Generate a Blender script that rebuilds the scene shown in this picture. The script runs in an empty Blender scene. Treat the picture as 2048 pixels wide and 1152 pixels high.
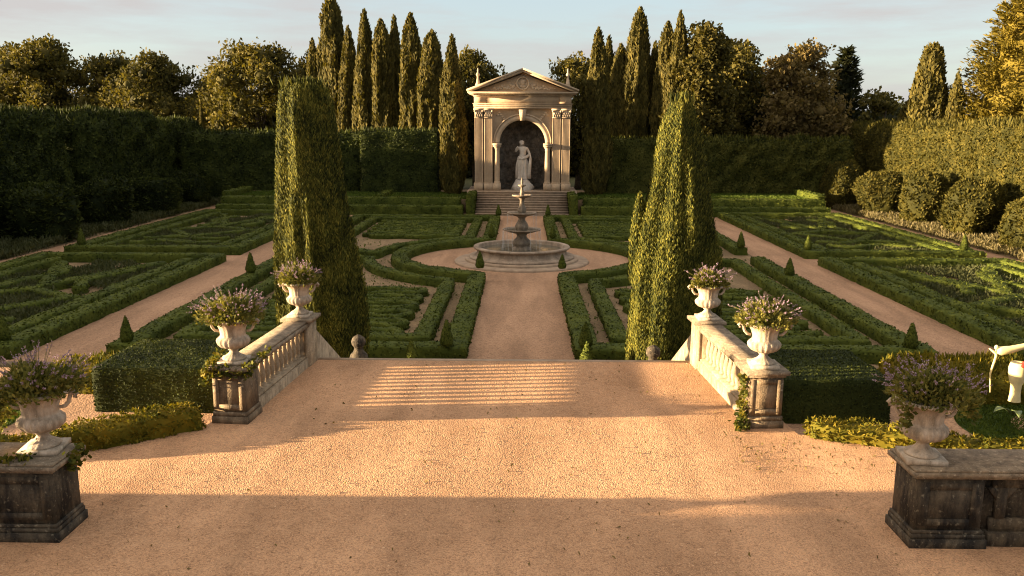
import bpy, bmesh, math, random
import numpy as np
from mathutils import Vector, Matrix
R = math.radians
rng = np.random.default_rng(7)
random.seed(7)
sc = bpy.context.scene
COL = sc.collection

# ------------------------------------------------------------------ helpers
def link(name, data, mat=None, parent=None, loc=None):
    o = bpy.data.objects.new(name, data)
    COL.objects.link(o)
    if mat is not None and data is not None:
        data.materials.append(mat)
    if parent is not None:
        o.parent = parent
    if loc is not None:
        o.location = loc
    return o

def tag(o, label=None, cat=None, group=None, kind=None):
    if label: o['label'] = label
    if cat: o['category'] = cat
    if group: o['group'] = group
    if kind: o['kind'] = kind
    return o

def thing(name, label, cat, loc=(0, 0, 0), rz=0.0, group=None):
    o = bpy.data.objects.new(name, None)
    o.empty_display_size = .2
    COL.objects.link(o)
    o.location = loc
    o.rotation_euler = (0, 0, rz)
    return tag(o, label, cat, group)

def dup(root, loc, rz=0.0, scale=None, label=None, name=None):
    r = root.copy(); COL.objects.link(r)
    r.location = loc; r.rotation_euler = (0, 0, rz)
    if scale is not None: r.scale = scale
    if label: r['label'] = label
    if name: r.name = name
    for ch in list(root.children):
        c = ch.copy(); COL.objects.link(c); c.parent = r
        for g in list(ch.children):
            d = g.copy(); COL.objects.link(d); d.parent = c
    return r

def np_mesh(name, V, Q=None, T=None, smooth=False):
    me = bpy.data.meshes.new(name)
    V = np.asarray(V, np.float32)
    idx = []; tot = []
    if Q is not None and len(Q):
        Q = np.asarray(Q, np.int32); idx.append(Q.ravel()); tot.append(np.full(len(Q), 4, np.int32))
    if T is not None and len(T):
        T = np.asarray(T, np.int32); idx.append(T.ravel()); tot.append(np.full(len(T), 3, np.int32))
    idx = np.concatenate(idx); tot = np.concatenate(tot)
    st = np.concatenate([[0], np.cumsum(tot)[:-1]]).astype(np.int32)
    me.vertices.add(len(V)); me.vertices.foreach_set('co', V.ravel())
    me.loops.add(len(idx)); me.loops.foreach_set('vertex_index', idx)
    me.polygons.add(len(tot)); me.polygons.foreach_set('loop_start', st); me.polygons.foreach_set('loop_total', tot)
    if smooth:
        me.polygons.foreach_set('use_smooth', np.ones(len(tot), bool))
    me.update(calc_edges=True)
    return me

def nrm(a):
    return a / np.maximum(np.linalg.norm(a, axis=-1, keepdims=True), 1e-9)

_pnk = {}
def pn(P, scale, seed=0, stretch=(1, 1, 1)):
    """smooth pseudo noise in about [-1,1]"""
    key = seed
    if key not in _pnk:
        r = np.random.default_rng(1000 + seed)
        _pnk[key] = (nrm(r.normal(size=(9, 3))) * r.uniform(.6, 1.7, (9, 1)), r.uniform(0, 6.28, 9))
    K, ph = _pnk[key]
    X = np.asarray(P, float) / scale * 2 * np.pi / np.array(stretch)
    return np.sin(X @ K.T + ph).sum(1) / 4.2

class Geo:
    """collects quads / tris as numpy blocks, builds one mesh"""
    def __init__(s): s.V = []; s.Q = []; s.T = []; s.n = 0
    def add(s, V, Q=None, T=None):
        V = np.asarray(V, float)
        if Q is not None and len(Q): s.Q.append(np.asarray(Q, int) + s.n)
        if T is not None and len(T): s.T.append(np.asarray(T, int) + s.n)
        s.V.append(V); s.n += len(V)
        return s
    def mesh(s, name, smooth=False):
        return np_mesh(name, np.concatenate(s.V), np.concatenate(s.Q) if s.Q else None, np.concatenate(s.T) if s.T else None, smooth)
    def obj(s, name, mat, parent=None, smooth=False, loc=None):
        return link(name, s.mesh(name, smooth), mat, parent, loc)
    # shapes
    def box(s, x0, x1, y0, y1, z0, z1):
        V = [(x0,y0,z0),(x1,y0,z0),(x1,y1,z0),(x0,y1,z0),(x0,y0,z1),(x1,y0,z1),(x1,y1,z1),(x0,y1,z1)]
        return s.add(V, [(0,3,2,1),(4,5,6,7),(0,1,5,4),(1,2,6,5),(2,3,7,6),(3,0,4,7)])
    def prism(s, poly, axis='z', a=0, b=1):
        """extrude a convex-ish 2D polygon (fan caps) along an axis"""
        n = len(poly)
        def p3(u, v, w): return (u, v, w) if axis == 'z' else ((u, w, v) if axis == 'y' else (w, u, v))
        c = np.mean(np.array(poly), 0)
        V = [p3(u, v, a) for u, v in poly] + [p3(u, v, b) for u, v in poly] + [p3(c[0], c[1], a), p3(c[0], c[1], b)]
        Q = [(i, (i+1) % n, n+(i+1) % n, n+i) for i in range(n)]
        T = [((i+1) % n, i, 2*n) for i in range(n)] + [(n+i, n+(i+1) % n, 2*n+1) for i in range(n)]
        return s.add(V, Q, T)
    def lathe(s, prof, n=32, c=(0, 0, 0), mod=None, arc=(0, 2*math.pi)):
        full = abs(arc[1]-arc[0]-2*math.pi) < 1e-6
        m = n if full else n+1
        th = arc[0] + (arc[1]-arc[0]) * np.arange(m) / n
        V = []
        for k, (r, z) in enumerate(prof):
            rr = np.full(m, r, float)
            if mod is not None: rr = rr * mod(th, z, r)
            V.append(np.stack([c[0]+rr*np.cos(th), c[1]+rr*np.sin(th), np.full(m, c[2]+z)], 1))
        Q = []
        for k in range(len(prof)-1):
            for i in range(n if full else n):
                j = (i+1) % m if full else i+1
                Q.append((k*m+i, k*m+j, (k+1)*m+j, (k+1)*m+i))
        return s.add(np.concatenate(V), Q)
    def tube(s, pts, rad, n=8):
        pts = np.asarray(pts, float); rad = np.broadcast_to(np.asarray(rad, float), (len(pts),))
        t = nrm(np.gradient(pts, axis=0))
        ref = np.array([0, 0, 1.]) if abs(t[0][2]) < .9 else np.array([1., 0, 0])
        V = []
        for i in range(len(pts)):
            a = np.cross(t[i], ref); a /= max(np.linalg.norm(a), 1e-6); b = np.cross(t[i], a)
            th = np.arange(n) * 2*np.pi/n
            V.append(pts[i] + rad[i]*(np.outer(np.cos(th), a) + np.outer(np.sin(th), b)))
        Q = [(k*n+i, k*n+(i+1) % n, (k+1)*n+(i+1) % n, (k+1)*n+i) for k in range(len(pts)-1) for i in range(n)]
        V.append(pts[[0]]); V.append(pts[[-1]])
        m = len(pts)*n
        T = [((i+1) % n, i, m) for i in range(n)] + [(m-n+i, m-n+(i+1) % n, m+1) for i in range(n)]
        return s.add(np.concatenate(V), Q, T)
    def ball(s, c, r, nu=14, nv=9):
        r = np.broadcast_to(np.asarray(r, float), (3,))
        prof = [(max(math.sin(math.pi*k/nv), .001), -math.cos(math.pi*k/nv)) for k in range(nv+1)]
        g = Geo().lathe(prof, nu)
        return s.add(np.concatenate(g.V)*r + np.array(c), np.concatenate(g.Q))
    def grid(s, F, nu, nv):
        """F(u,v arrays)->(n,3), u,v in 0..1"""
        u, v = np.meshgrid(np.linspace(0, 1, nu+1), np.linspace(0, 1, nv+1), indexing='ij')
        V = F(u.ravel(), v.ravel())
        i, j = np.meshgrid(np.arange(nu), np.arange(nv), indexing='ij')
        a = (i*(nv+1)+j).ravel()
        return s.add(V, np.stack([a, a+nv+1, a+nv+2, a+1], 1))

def sample(V, Q, density, rg):
    V = np.asarray(V, float); Q = np.asarray(Q, int)
    A, B, C, D = V[Q[:, 0]], V[Q[:, 1]], V[Q[:, 2]], V[Q[:, 3]]
    n = np.cross(C-A, D-B); ar = np.linalg.norm(n, axis=1)/2
    N = int(ar.sum()*density)
    if N < 1: return np.zeros((0, 3)), np.zeros((0, 3))
    k = rg.choice(len(Q), N, p=ar/ar.sum())
    u, v = rg.random((2, N, 1))
    P = (A[k]*(1-u)+B[k]*u)*(1-v) + (D[k]*(1-u)+C[k]*u)*v
    return P, nrm(n[k])

def leaves(P, N, l, w, rg, nb=.7, spread=.8, up=0.0, var=.45, sink=.25, flat=None):
    n = len(P)
    if flat is not None:
        N = np.asarray(N, float)
    t = nrm(N*nb + rg.normal(size=(n, 3))*spread*.6 + np.array([0, 0, up]))
    s = nrm(np.cross(t, nrm(rg.normal(size=(n, 3)))))
    if flat is not None:          # blades lie along the clipped face
        t = nrm(np.cross(N, nrm(rg.normal(size=(n, 3))))+N*rg.uniform(.05, .7, (n, 1))*flat+np.array([0, 0, up]))
        s = nrm(np.cross(N, t)+rg.normal(size=(n, 3))*.35*flat)
    k = (1 + var*rg.uniform(-1, 1, (n, 1)))
    L = l*k; W = w*k
    V = np.empty((n, 4, 3))
    V[:, 0] = P - t*L*sink
    V[:, 1] = P + t*L*.32 + s*W*.5
    V[:, 2] = P + t*L*(1-sink)
    V[:, 3] = P + t*L*.32 - s*W*.5
    return V.reshape(-1, 3), np.arange(4*n).reshape(n, 4)

# ------------------------------------------------------------------ materials
def mat(name):
    m = bpy.data.materials.new(name); m.use_nodes = True
    nt = m.node_tree; nt.nodes.clear()
    return m, nt, nt.nodes.new, nt.links.new

def ramp(nt, stops):
    n = nt.nodes.new('ShaderNodeValToRGB'); e = n.color_ramp.elements
    while len(e) < len(stops): e.new(.5)
    for el, (p, c) in zip(e, stops): el.position = p; el.color = (*c, 1)
    return n

def foliage(name, cols, scale=1.6, trans=.25, rough=.75, tcol=None):
    """leaf colours vary leaf by leaf and in clumps"""
    m, nt, N, L = mat(name)
    out = N('ShaderNodeOutputMaterial'); geo = N('ShaderNodeNewGeometry'); tc = N('ShaderNodeTexCoord')
    no = N('ShaderNodeTexNoise'); no.inputs['Scale'].default_value = scale; no.inputs['Detail'].default_value = 3
    L(tc.outputs['Object'], no.inputs['Vector'])
    ma = N('ShaderNodeMath'); ma.operation = 'MULTIPLY_ADD'
    L(no.outputs['Fac'], ma.inputs[0]); ma.inputs[1].default_value = .9
    mb = N('ShaderNodeMath'); mb.operation = 'MULTIPLY'; L(geo.outputs['Random Per Island'], mb.inputs[0]); mb.inputs[1].default_value = .55
    mc = N('ShaderNodeMath'); mc.operation = 'SUBTRACT'; L(mb.outputs[0], mc.inputs[0]); mc.inputs[1].default_value = .22
    L(mc.outputs[0], ma.inputs[2])
    rp = ramp(nt, [(.2, cols[0]), (.5, cols[1]), (.85, cols[2])])
    L(ma.outputs[0], rp.inputs['Fac'])
    p = N('ShaderNodeBsdfPrincipled'); p.inputs['Roughness'].default_value = rough
    p.inputs['Specular IOR Level'].default_value = .1
    L(rp.outputs['Color'], p.inputs['Base Color'])
    tr = N('ShaderNodeBsdfTranslucent')
    hs = N('ShaderNodeMixRGB'); hs.blend_type = 'MULTIPLY'; hs.inputs['Fac'].default_value = 1
    hs.inputs['Color2'].default_value = (*(tcol or (1.3, 1.25, .5)), 1)
    L(rp.outputs['Color'], hs.inputs['Color1']); L(hs.outputs['Color'], tr.inputs['Color'])
    mx = N('ShaderNodeMixShader'); mx.inputs['Fac'].default_value = trans
    L(p.outputs[0], mx.inputs[1]); L(tr.outputs[0], mx.inputs[2]); L(mx.outputs[0], out.inputs['Surface'])
    return m

def stone(name, c1, c2, dark=(.03, .027, .02), damt=.35, scale=3.0, bump=.4, lich=(.35, .3, .16), rough=.85, streak=True, dscale=1.3, dpos=.5):
    m, nt, N, L = mat(name)
    out = N('ShaderNodeOutputMaterial'); tc = N('ShaderNodeTexCoord')
    a = N('ShaderNodeTexNoise'); a.inputs['Scale'].default_value = scale; a.inputs['Detail'].default_value = 6; a.inputs['Roughness'].default_value = .65
    L(tc.outputs['Object'], a.inputs['Vector'])
    r1 = ramp(nt, [(.32, c1), (.68, c2)]); L(a.outputs['Fac'], r1.inputs['Fac'])
    mp = N('ShaderNodeMapping'); mp.inputs['Scale'].default_value = (1, 1, .35 if streak else 1)
    L(tc.outputs['Object'], mp.inputs['Vector'])
    b = N('ShaderNodeTexNoise'); b.inputs['Scale'].default_value = scale*dscale; b.inputs['Detail'].default_value = 9; b.inputs['Roughness'].default_value = .72
    L(mp.outputs[0], b.inputs['Vector'])
    r2 = ramp(nt, [(dpos-.12, (0, 0, 0)), (dpos+.2, (1, 1, 1))]); L(b.outputs['Fac'], r2.inputs['Fac'])
    mu = N('ShaderNodeMath'); mu.operation = 'MULTIPLY'; mu.inputs[1].default_value = damt; L(r2.outputs['Color'], mu.inputs[0])
    mx = N('ShaderNodeMixRGB'); L(mu.outputs[0], mx.inputs['Fac']); L(r1.outputs['Color'], mx.inputs['Color1']); mx.inputs['Color2'].default_value = (*dark, 1)
    c = N('ShaderNodeTexNoise'); c.inputs['Scale'].default_value = scale*5; c.inputs['Detail'].default_value = 4; L(tc.outputs['Object'], c.inputs['Vector'])
    r3 = ramp(nt, [(.6, (0, 0, 0)), (.7, (.5, .5, .5))]); L(c.outputs['Fac'], r3.inputs['Fac'])
    mx2 = N('ShaderNodeMixRGB'); L(r3.outputs['Color'], mx2.inputs['Fac']); L(mx.outputs['Color'], mx2.inputs['Color1']); mx2.inputs['Color2'].default_value = (*lich, 1)
    p = N('ShaderNodeBsdfPrincipled'); p.inputs['Roughness'].default_value = rough; p.inputs['Specular IOR Level'].default_value = .25
    L(mx2.outputs['Color'], p.inputs['Base Color'])
    d = N('ShaderNodeTexNoise'); d.inputs['Scale'].default_value = scale*9; d.inputs['Detail'].default_value = 6; L(tc.outputs['Object'], d.inputs['Vector'])
    bp = N('ShaderNodeBump'); bp.inputs['Strength'].default_value = bump; bp.inputs['Distance'].default_value = .02
    L(d.outputs['Fac'], bp.inputs['Height']); L(bp.outputs[0], p.inputs['Normal'])
    L(p.outputs[0], out.inputs['Surface'])
    return m

def gravel(name, c1, c2, c3, bump=.6, fine=55, patch=.5, dist=.02):
    m, nt, N, L = mat(name)
    out = N('ShaderNodeOutputMaterial'); tc = N('ShaderNodeTexCoord')
    big = N('ShaderNodeTexNoise'); big.inputs['Scale'].default_value = patch; big.inputs['Detail'].default_value = 5; L(tc.outputs['Object'], big.inputs['Vector'])
    r1 = ramp(nt, [(.3, c1), (.7, c2)]); L(big.outputs['Fac'], r1.inputs['Fac'])
    v = N('ShaderNodeTexVoronoi'); v.inputs['Scale'].default_value = fine; L(tc.outputs['Object'], v.inputs['Vector'])
    sp = N('ShaderNodeSeparateColor'); L(v.outputs['Color'], sp.inputs[0])
    r2 = ramp(nt, [(.0, (.55, .55, .57)), (.5, (1, 1, 1)), (1, (1.3, 1.28, 1.25))]); L(sp.outputs[0], r2.inputs['Fac'])
    mx = N('ShaderNodeMixRGB'); mx.blend_type = 'MULTIPLY'; mx.inputs['Fac'].default_value = .8
    L(r1.outputs['Color'], mx.inputs['Color1']); L(r2.outputs['Color'], mx.inputs['Color2'])
    n3 = N('ShaderNodeTexNoise'); n3.inputs['Scale'].default_value = 7; n3.inputs['Detail'].default_value = 8; n3.inputs['Roughness'].default_value = .7; L(tc.outputs['Object'], n3.inputs['Vector'])
    r3 = ramp(nt, [(.42, (0, 0, 0)), (.72, (.55, .55, .55))]); L(n3.outputs['Fac'], r3.inputs['Fac'])
    mx2 = N('ShaderNodeMixRGB'); L(r3.outputs['Color'], mx2.inputs['Fac']); L(mx.outputs['Color'], mx2.inputs['Color1']); mx2.inputs['Color2'].default_value = (*c3, 1)
    wm = N('ShaderNodeMapping'); wm.inputs['Scale'].default_value = (.9, .16, 1); L(tc.outputs['Object'], wm.inputs['Vector'])
    wn = N('ShaderNodeTexNoise'); wn.inputs['Scale'].default_value = 1.4; wn.inputs['Detail'].default_value = 4; wn.inputs['Distortion'].default_value = .6; L(wm.outputs[0], wn.inputs['Vector'])
    wr = ramp(nt, [(.36, (.86, .85, .84)), (.64, (1.15, 1.14, 1.13))]); L(wn.outputs['Fac'], wr.inputs['Fac'])      # trodden lanes
    mx3 = N('ShaderNodeMixRGB'); mx3.blend_type = 'MULTIPLY'; mx3.inputs['Fac'].default_value = 1; L(mx2.outputs['Color'], mx3.inputs['Color1']); L(wr.outputs['Color'], mx3.inputs['Color2'])
    p = N('ShaderNodeBsdfPrincipled'); p.inputs['Roughness'].default_value = .92; p.inputs['Specular IOR Level'].default_value = .15
    L(mx3.outputs['Color'], p.inputs['Base Color'])
    n4 = N('ShaderNodeTexNoise'); n4.inputs['Scale'].default_value = 14; n4.inputs['Detail'].default_value = 5; L(tc.outputs['Object'], n4.inputs['Vector'])
    ad = N('ShaderNodeMath'); ad.operation = 'ADD'; L(n4.outputs['Fac'], ad.inputs[0])
    ms = N('ShaderNodeMath'); ms.operation = 'MULTIPLY'; ms.inputs[1].default_value = -.8; L(v.outputs['Distance'], ms.inputs[0]); L(ms.outputs[0], ad.inputs[1])
    bp = N('ShaderNodeBump'); bp.inputs['Strength'].default_value = bump; bp.inputs['Distance'].default_value = dist
    L(ad.outputs[0], bp.inputs['Height']); L(bp.outputs[0], p.inputs['Normal'])
    L(p.outputs[0], out.inputs['Surface'])
    return m

def plain(name, c, rough=.7, var=.25, scale=8):
    m, nt, N, L = mat(name)
    out = N('ShaderNodeOutputMaterial'); tc = N('ShaderNodeTexCoord')
    a = N('ShaderNodeTexNoise'); a.inputs['Scale'].default_value = scale; a.inputs['Detail'].default_value = 5; L(tc.outputs['Object'], a.inputs['Vector'])
    r1 = ramp(nt, [(.3, tuple(x*(1-var) for x in c)), (.7, tuple(min(1, x*(1+var)) for x in c))]); L(a.outputs['Fac'], r1.inputs['Fac'])
    p = N('ShaderNodeBsdfPrincipled'); p.inputs['Roughness'].default_value = rough; p.inputs['Specular IOR Level'].default_value = .3
    L(r1.outputs['Color'], p.inputs['Base Color']); L(p.outputs[0], out.inputs['Surface'])
    return m

M = {}
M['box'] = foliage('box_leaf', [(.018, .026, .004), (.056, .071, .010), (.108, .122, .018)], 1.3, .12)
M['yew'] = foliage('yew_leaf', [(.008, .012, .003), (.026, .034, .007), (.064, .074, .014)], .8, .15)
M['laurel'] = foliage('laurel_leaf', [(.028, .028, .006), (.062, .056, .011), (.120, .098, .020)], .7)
M['beech'] = foliage('back_hedge_leaf', [(.016, .020, .004), (.050, .054, .010), (.110, .104, .022)], .7)
M['cyp'] = foliage('cypress_leaf', [(.032, .030, .008), (.070, .060, .014), (.125, .100, .024)], 1.1)
M['bigcyp'] = foliage('clipped_cypress_leaf', [(.010, .015, .004), (.058, .064, .011), (.190, .172, .028)], 1.6, .10)
M['oak'] = foliage('oak_leaf', [(.026, .025, .007), (.072, .064, .015), (.140, .112, .026)], .35)
M['autumn'] = foliage('autumn_leaf', [(.060, .044, .016), (.135, .098, .034), (.200, .150, .056)], .4)
M['gold'] = foliage('golden_conifer_leaf', [(.045, .038, .005), (.110, .086, .011), (.175, .132, .020)], .4)
M['dark'] = foliage('dark_conifer_leaf', [(.010, .013, .006), (.020, .023, .009), (.038, .040, .015)], .5)
M['border'] = foliage('border_leaf', [(.045, .050, .005), (.105, .092, .009), (.200, .145, .014)], 3)
M['sunlav'] = foliage('sun_tinted_lavender_leaf', [(.060, .052, .022), (.110, .092, .042), (.170, .140, .070)], 2)  # lavender with golden sunlight put into its leaf colour
M['lav'] = foliage('lavender_leaf', [(.034, .040, .014), (.056, .062, .024), (.082, .084, .038)], 2)
M['urnleaf'] = foliage('urn_leaf', [(.050, .060, .014), (.120, .116, .026), (.210, .180, .044)], 6, .25)
M['flower'] = foliage('lavender_flower', [(.150, .100, .120), (.260, .180, .215), (.400, .300, .340)], 9, .2, tcol=(1, .9, 1))
M['ivy'] = foliage('ivy_leaf', [(.025, .036, .008), (.080, .085, .014), (.180, .140, .024)], 6)
M['grass'] = foliage('grass_blade', [(.034, .052, .008), (.056, .084, .012), (.088, .116, .018)], 1.5)
M['bark'] = stone('bark', (.05, .036, .024), (.11, .08, .055), damt=.5, scale=2.5)
M['pav'] = stone('pavilion_stone', (.34, .243, .150), (.46, .335, .208), dark=(.16, .12, .085), damt=.5, scale=1.2, bump=.3, lich=(.42, .33, .24))
M['relief'] = stone('relief_stone', (.36, .27, .175), (.49, .375, .25), dark=(.2, .15, .11), damt=.4, scale=2)
M['urn'] = stone('urn_stone', (.40, .32, .235), (.55, .455, .345), dark=(.12, .09, .055), damt=.85, dpos=.47, scale=7, bump=.3, lich=(.45, .38, .28))
M['bal'] = stone('balustrade_stone', (.27, .20, .125), (.46, .355, .23), dark=(.06, .042, .025), damt=.8, scale=6, lich=(.5, .44, .3))
M['cap'] = stone('lichen_cap_stone', (.17, .125, .08), (.36, .275, .18), dark=(.05, .04, .03), damt=.85, scale=6, lich=(.5, .42, .3), streak=False, bump=.7)
M['pier'] = stone('weathered_pier_stone', (.16, .11, .065), (.29, .21, .125), dark=(.026, .02, .013), damt=.85, dpos=.46, scale=5, lich=(.36, .3, .2), bump=.7)
M['wall'] = stone('blackened_wall_stone', (.085, .064, .04), (.19, .145, .09), dark=(.012, .010, .008), damt=.97, dpos=.40, scale=4.2, lich=(.26, .22, .15), bump=.8)
M['fount'] = stone('fountain_stone', (.25, .18, .12), (.40, .31, .22), dark=(.06, .05, .035), damt=.75, scale=1.6, lich=(.5, .43, .33))
M['fountdark'] = stone('wet_fountain_stone', (.17, .125, .085), (.30, .23, .16), dark=(.04, .035, .025), damt=.8, scale=4, rough=.6)
M['statue'] = stone('statue_marble', (.42, .36, .29), (.56, .49, .40), dark=(.2, .17, .14), damt=.4, scale=2.4)
M['niche'] = stone('grotto_rock', (.07, .058, .042), (.20, .165, .125), dark=(.015, .013, .01), damt=.8, scale=1.8, bump=1, streak=False, lich=(.22, .19, .15))
M['step'] = stone('step_stone', (.26, .18, .115), (.38, .28, .185), dark=(.1, .08, .06), damt=.5, scale=2)
M['terrace'] = gravel('terrace_gravel', (.33, .188, .098), (.46, .268, .145), (.53, .325, .180), .8, 58, .45, .022)
M['pebble'] = foliage('pebble_stone', [(.22, .125, .065), (.42, .25, .135), (.56, .36, .21)], 5, 0.0, .85)
M['path'] = gravel('path_gravel', (.27, .160, .090), (.36, .218, .126), (.42, .265, .158), .5, 30, .22, .03)
M['soil'] = gravel('bed_soil', (.17, .118, .062), (.26, .175, .098), (.10, .095, .035), .6, 22, .6, .04)
M['earth'] = gravel('outer_ground', (.05, .055, .02), (.09, .08, .035), (.06, .07, .025), .5, 12, .1, .04)
M['turf'] = plain('mown_turf', (.045, .075, .014), .9, .3, 14)
M['cream'] = plain('cream_glaze', (.62, .52, .26), .4, .15)
M['red'] = plain('red_petal', (.45, .04, .02), .5)
M['agave'] = plain('broad_leaf_green', (.12, .15, .05), .45)

def water_mat():
    m, nt, N, L = mat('fountain_water')
    out = N('ShaderNodeOutputMaterial'); p = N('ShaderNodeBsdfPrincipled')
    p.inputs['Base Color'].default_value = (.09, .085, .06, 1); p.inputs['Roughness'].default_value = .06
    p.inputs['IOR'].default_value = 1.33; p.inputs['Specular IOR Level'].default_value = .6
    tc = N('ShaderNodeTexCoord'); no = N('ShaderNodeTexNoise'); no.inputs['Scale'].default_value = 6; no.inputs['Detail'].default_value = 3
    L(tc.outputs['Object'], no.inputs['Vector'])
    bp = N('ShaderNodeBump'); bp.inputs['Strength'].default_value = .5; bp.inputs['Distance'].default_value = .03
    L(no.outputs['Fac'], bp.inputs['Height']); L(bp.outputs[0], p.inputs['Normal']); L(p.outputs[0], out.inputs['Surface'])
    return m
M['water'] = water_mat()
def spray_mat():
    m, nt, N, L = mat('falling_water')
    out = N('ShaderNodeOutputMaterial'); p = N('ShaderNodeBsdfPrincipled')
    p.inputs['Base Color'].default_value = (.8, .78, .74, 1); p.inputs['Roughness'].default_value = .15
    p.inputs['Alpha'].default_value = .32
    L(p.outputs[0], out.inputs['Surface'])
    return m
M['spray'] = spray_mat()

# ------------------------------------------------------------------ camera
f = 1700.0
pitch, yaw, roll = math.atan(324/f), math.atan(19/f), R(.3)
CAM = Vector((0, 0, 7.0))
fw = Vector((-math.sin(yaw)*math.cos(pitch), math.cos(yaw)*math.cos(pitch), -math.sin(pitch)))
rt = Vector((math.cos(yaw), math.sin(yaw), 0)); upv = rt.cross(fw)
r2 = rt*math.cos(roll) + upv*math.sin(roll); u2 = -rt*math.sin(roll) + upv*math.cos(roll)
cd = bpy.data.cameras.new('camera'); cam = bpy.data.objects.new('camera', cd); COL.objects.link(cam)
cd.sensor_width = 36; cd.lens = 36*f/2048; cd.clip_end = 2000
m4 = Matrix((r2, u2, -fw)).transposed().to_4x4(); m4.translation = CAM
cam.matrix_world = m4
sc.camera = cam

# ------------------------------------------------------------------ light
SUN_EL, SUN_AZ = 7.8, 5.5            # azimuth: degrees the sun stands behind the left-hand side
sd = Vector((-math.cos(R(SUN_AZ))*math.cos(R(SUN_EL)), -math.sin(R(SUN_AZ))*math.cos(R(SUN_EL)), math.sin(R(SUN_EL))))
ld = bpy.data.lights.new('sun', 'SUN'); ld.energy = 5.0; ld.angle = R(.7); ld.color = (1, .75, .46)
lo = bpy.data.objects.new('sun', ld); COL.objects.link(lo)
lo.rotation_euler = (-sd).to_track_quat('-Z', 'Y').to_euler(); lo.location = (-40, 0, 30)
w = bpy.data.worlds.new('World'); sc.world = w; w.use_nodes = True
nt = w.node_tree; nt.nodes.clear(); N = nt.nodes.new; L = nt.links.new
sky = N('ShaderNodeTexSky'); sky.sky_type = 'NISHITA'; sky.sun_disc = False
sky.sun_elevation = R(SUN_EL); sky.sun_rotation = math.atan2(sd.x, sd.y)
sky.air_density = 1.0; sky.dust_density = 1.5; sky.ozone_density = 1.0
tc = N('ShaderNodeTexCoord')
mp = N('ShaderNodeMapping'); mp.inputs['Scale'].default_value = (1.2, 1.2, 9); L(tc.outputs['Generated'], mp.inputs['Vector'])
no = N('ShaderNodeTexNoise'); no.inputs['Scale'].default_value = 2.2; no.inputs['Detail'].default_value = 7; no.inputs['Roughness'].default_value = .6
L(mp.outputs[0], no.inputs['Vector'])
cr = ramp(nt, [(.42, (0, 0, 0)), (.64, (.9, .9, .9))]); L(no.outputs['Fac'], cr.inputs['Fac'])
veil = N('ShaderNodeMixRGB'); veil.inputs['Fac'].default_value = .80        # thin high veil of cloud over the blue
L(sky.outputs['Color'], veil.inputs['Color1']); veil.inputs['Color2'].default_value = (.74, .86, .99, 1)
cl = N('ShaderNodeMixRGB'); L(cr.outputs['Color'], cl.inputs['Fac']); L(veil.outputs['Color'], cl.inputs['Color1']); cl.inputs['Color2'].default_value = (1.03, .97, .95, 1)
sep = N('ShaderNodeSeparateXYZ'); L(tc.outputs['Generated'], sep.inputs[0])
hi = ramp(nt, [(.38, (0, 0, 0)), (.85, (1, 1, 1))]); L(sep.outputs['Z'], hi.inputs['Fac'])      # overhead sky brightened out of view, added to lift the shade
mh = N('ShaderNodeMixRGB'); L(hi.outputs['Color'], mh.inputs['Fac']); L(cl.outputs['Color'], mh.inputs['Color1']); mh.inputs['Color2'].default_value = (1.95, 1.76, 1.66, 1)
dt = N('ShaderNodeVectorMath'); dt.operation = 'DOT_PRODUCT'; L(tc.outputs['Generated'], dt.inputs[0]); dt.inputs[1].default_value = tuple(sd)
gl = ramp(nt, [(.45, (0, 0, 0)), (1.0, (1, 1, 1))]); L(dt.outputs['Value'], gl.inputs['Fac'])     # warm glow round the low sun, added out of view left as fill
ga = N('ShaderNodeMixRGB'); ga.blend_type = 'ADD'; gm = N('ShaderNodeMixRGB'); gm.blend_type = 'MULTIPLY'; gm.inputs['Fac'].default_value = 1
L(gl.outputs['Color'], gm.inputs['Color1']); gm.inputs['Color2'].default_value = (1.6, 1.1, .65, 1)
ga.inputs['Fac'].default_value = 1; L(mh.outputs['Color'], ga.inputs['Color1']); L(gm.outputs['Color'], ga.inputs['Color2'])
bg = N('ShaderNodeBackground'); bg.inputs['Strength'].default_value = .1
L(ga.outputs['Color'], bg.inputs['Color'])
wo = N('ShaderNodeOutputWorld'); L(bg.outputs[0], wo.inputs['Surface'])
sc.view_settings.view_transform = 'Standard'; sc.view_settings.look = 'None'
sc.view_settings.exposure = 2.66; sc.view_settings.gamma = 1
sc.cycles.filter_width = 1.1; sc.cycles.max_bounces = 6; sc.cycles.transparent_max_bounces = 8
sc.cycles.sample_clamp_indirect = 6

# ------------------------------------------------------------------ ground
def sheet(name, poly, z, m, sub=None):
    me = bpy.data.meshes.new(name); bm = bmesh.new()
    bm.faces.new([bm.verts.new((x, y, z)) for x, y in poly]); bm.to_mesh(me); bm.free()
    return tag(link(name, me, m), kind='structure')
def rect(x0, x1, y0, y1): return [(x0, y0), (x1, y0), (x1, y1), (x0, y1)]
def slab(name, poly, z0, z1, m):
    g = Geo(); g.prism(poly, 'z', z0, z1); return tag(g.obj(name, m), kind='structure')

sheet('ground', rect(-700, 700, -60, 1200), -.03, M['earth'])
sheet('garden_soil', rect(-31.5, 31.5, 16, 80), 0, M['soil'])
TZ = 2.5
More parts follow.
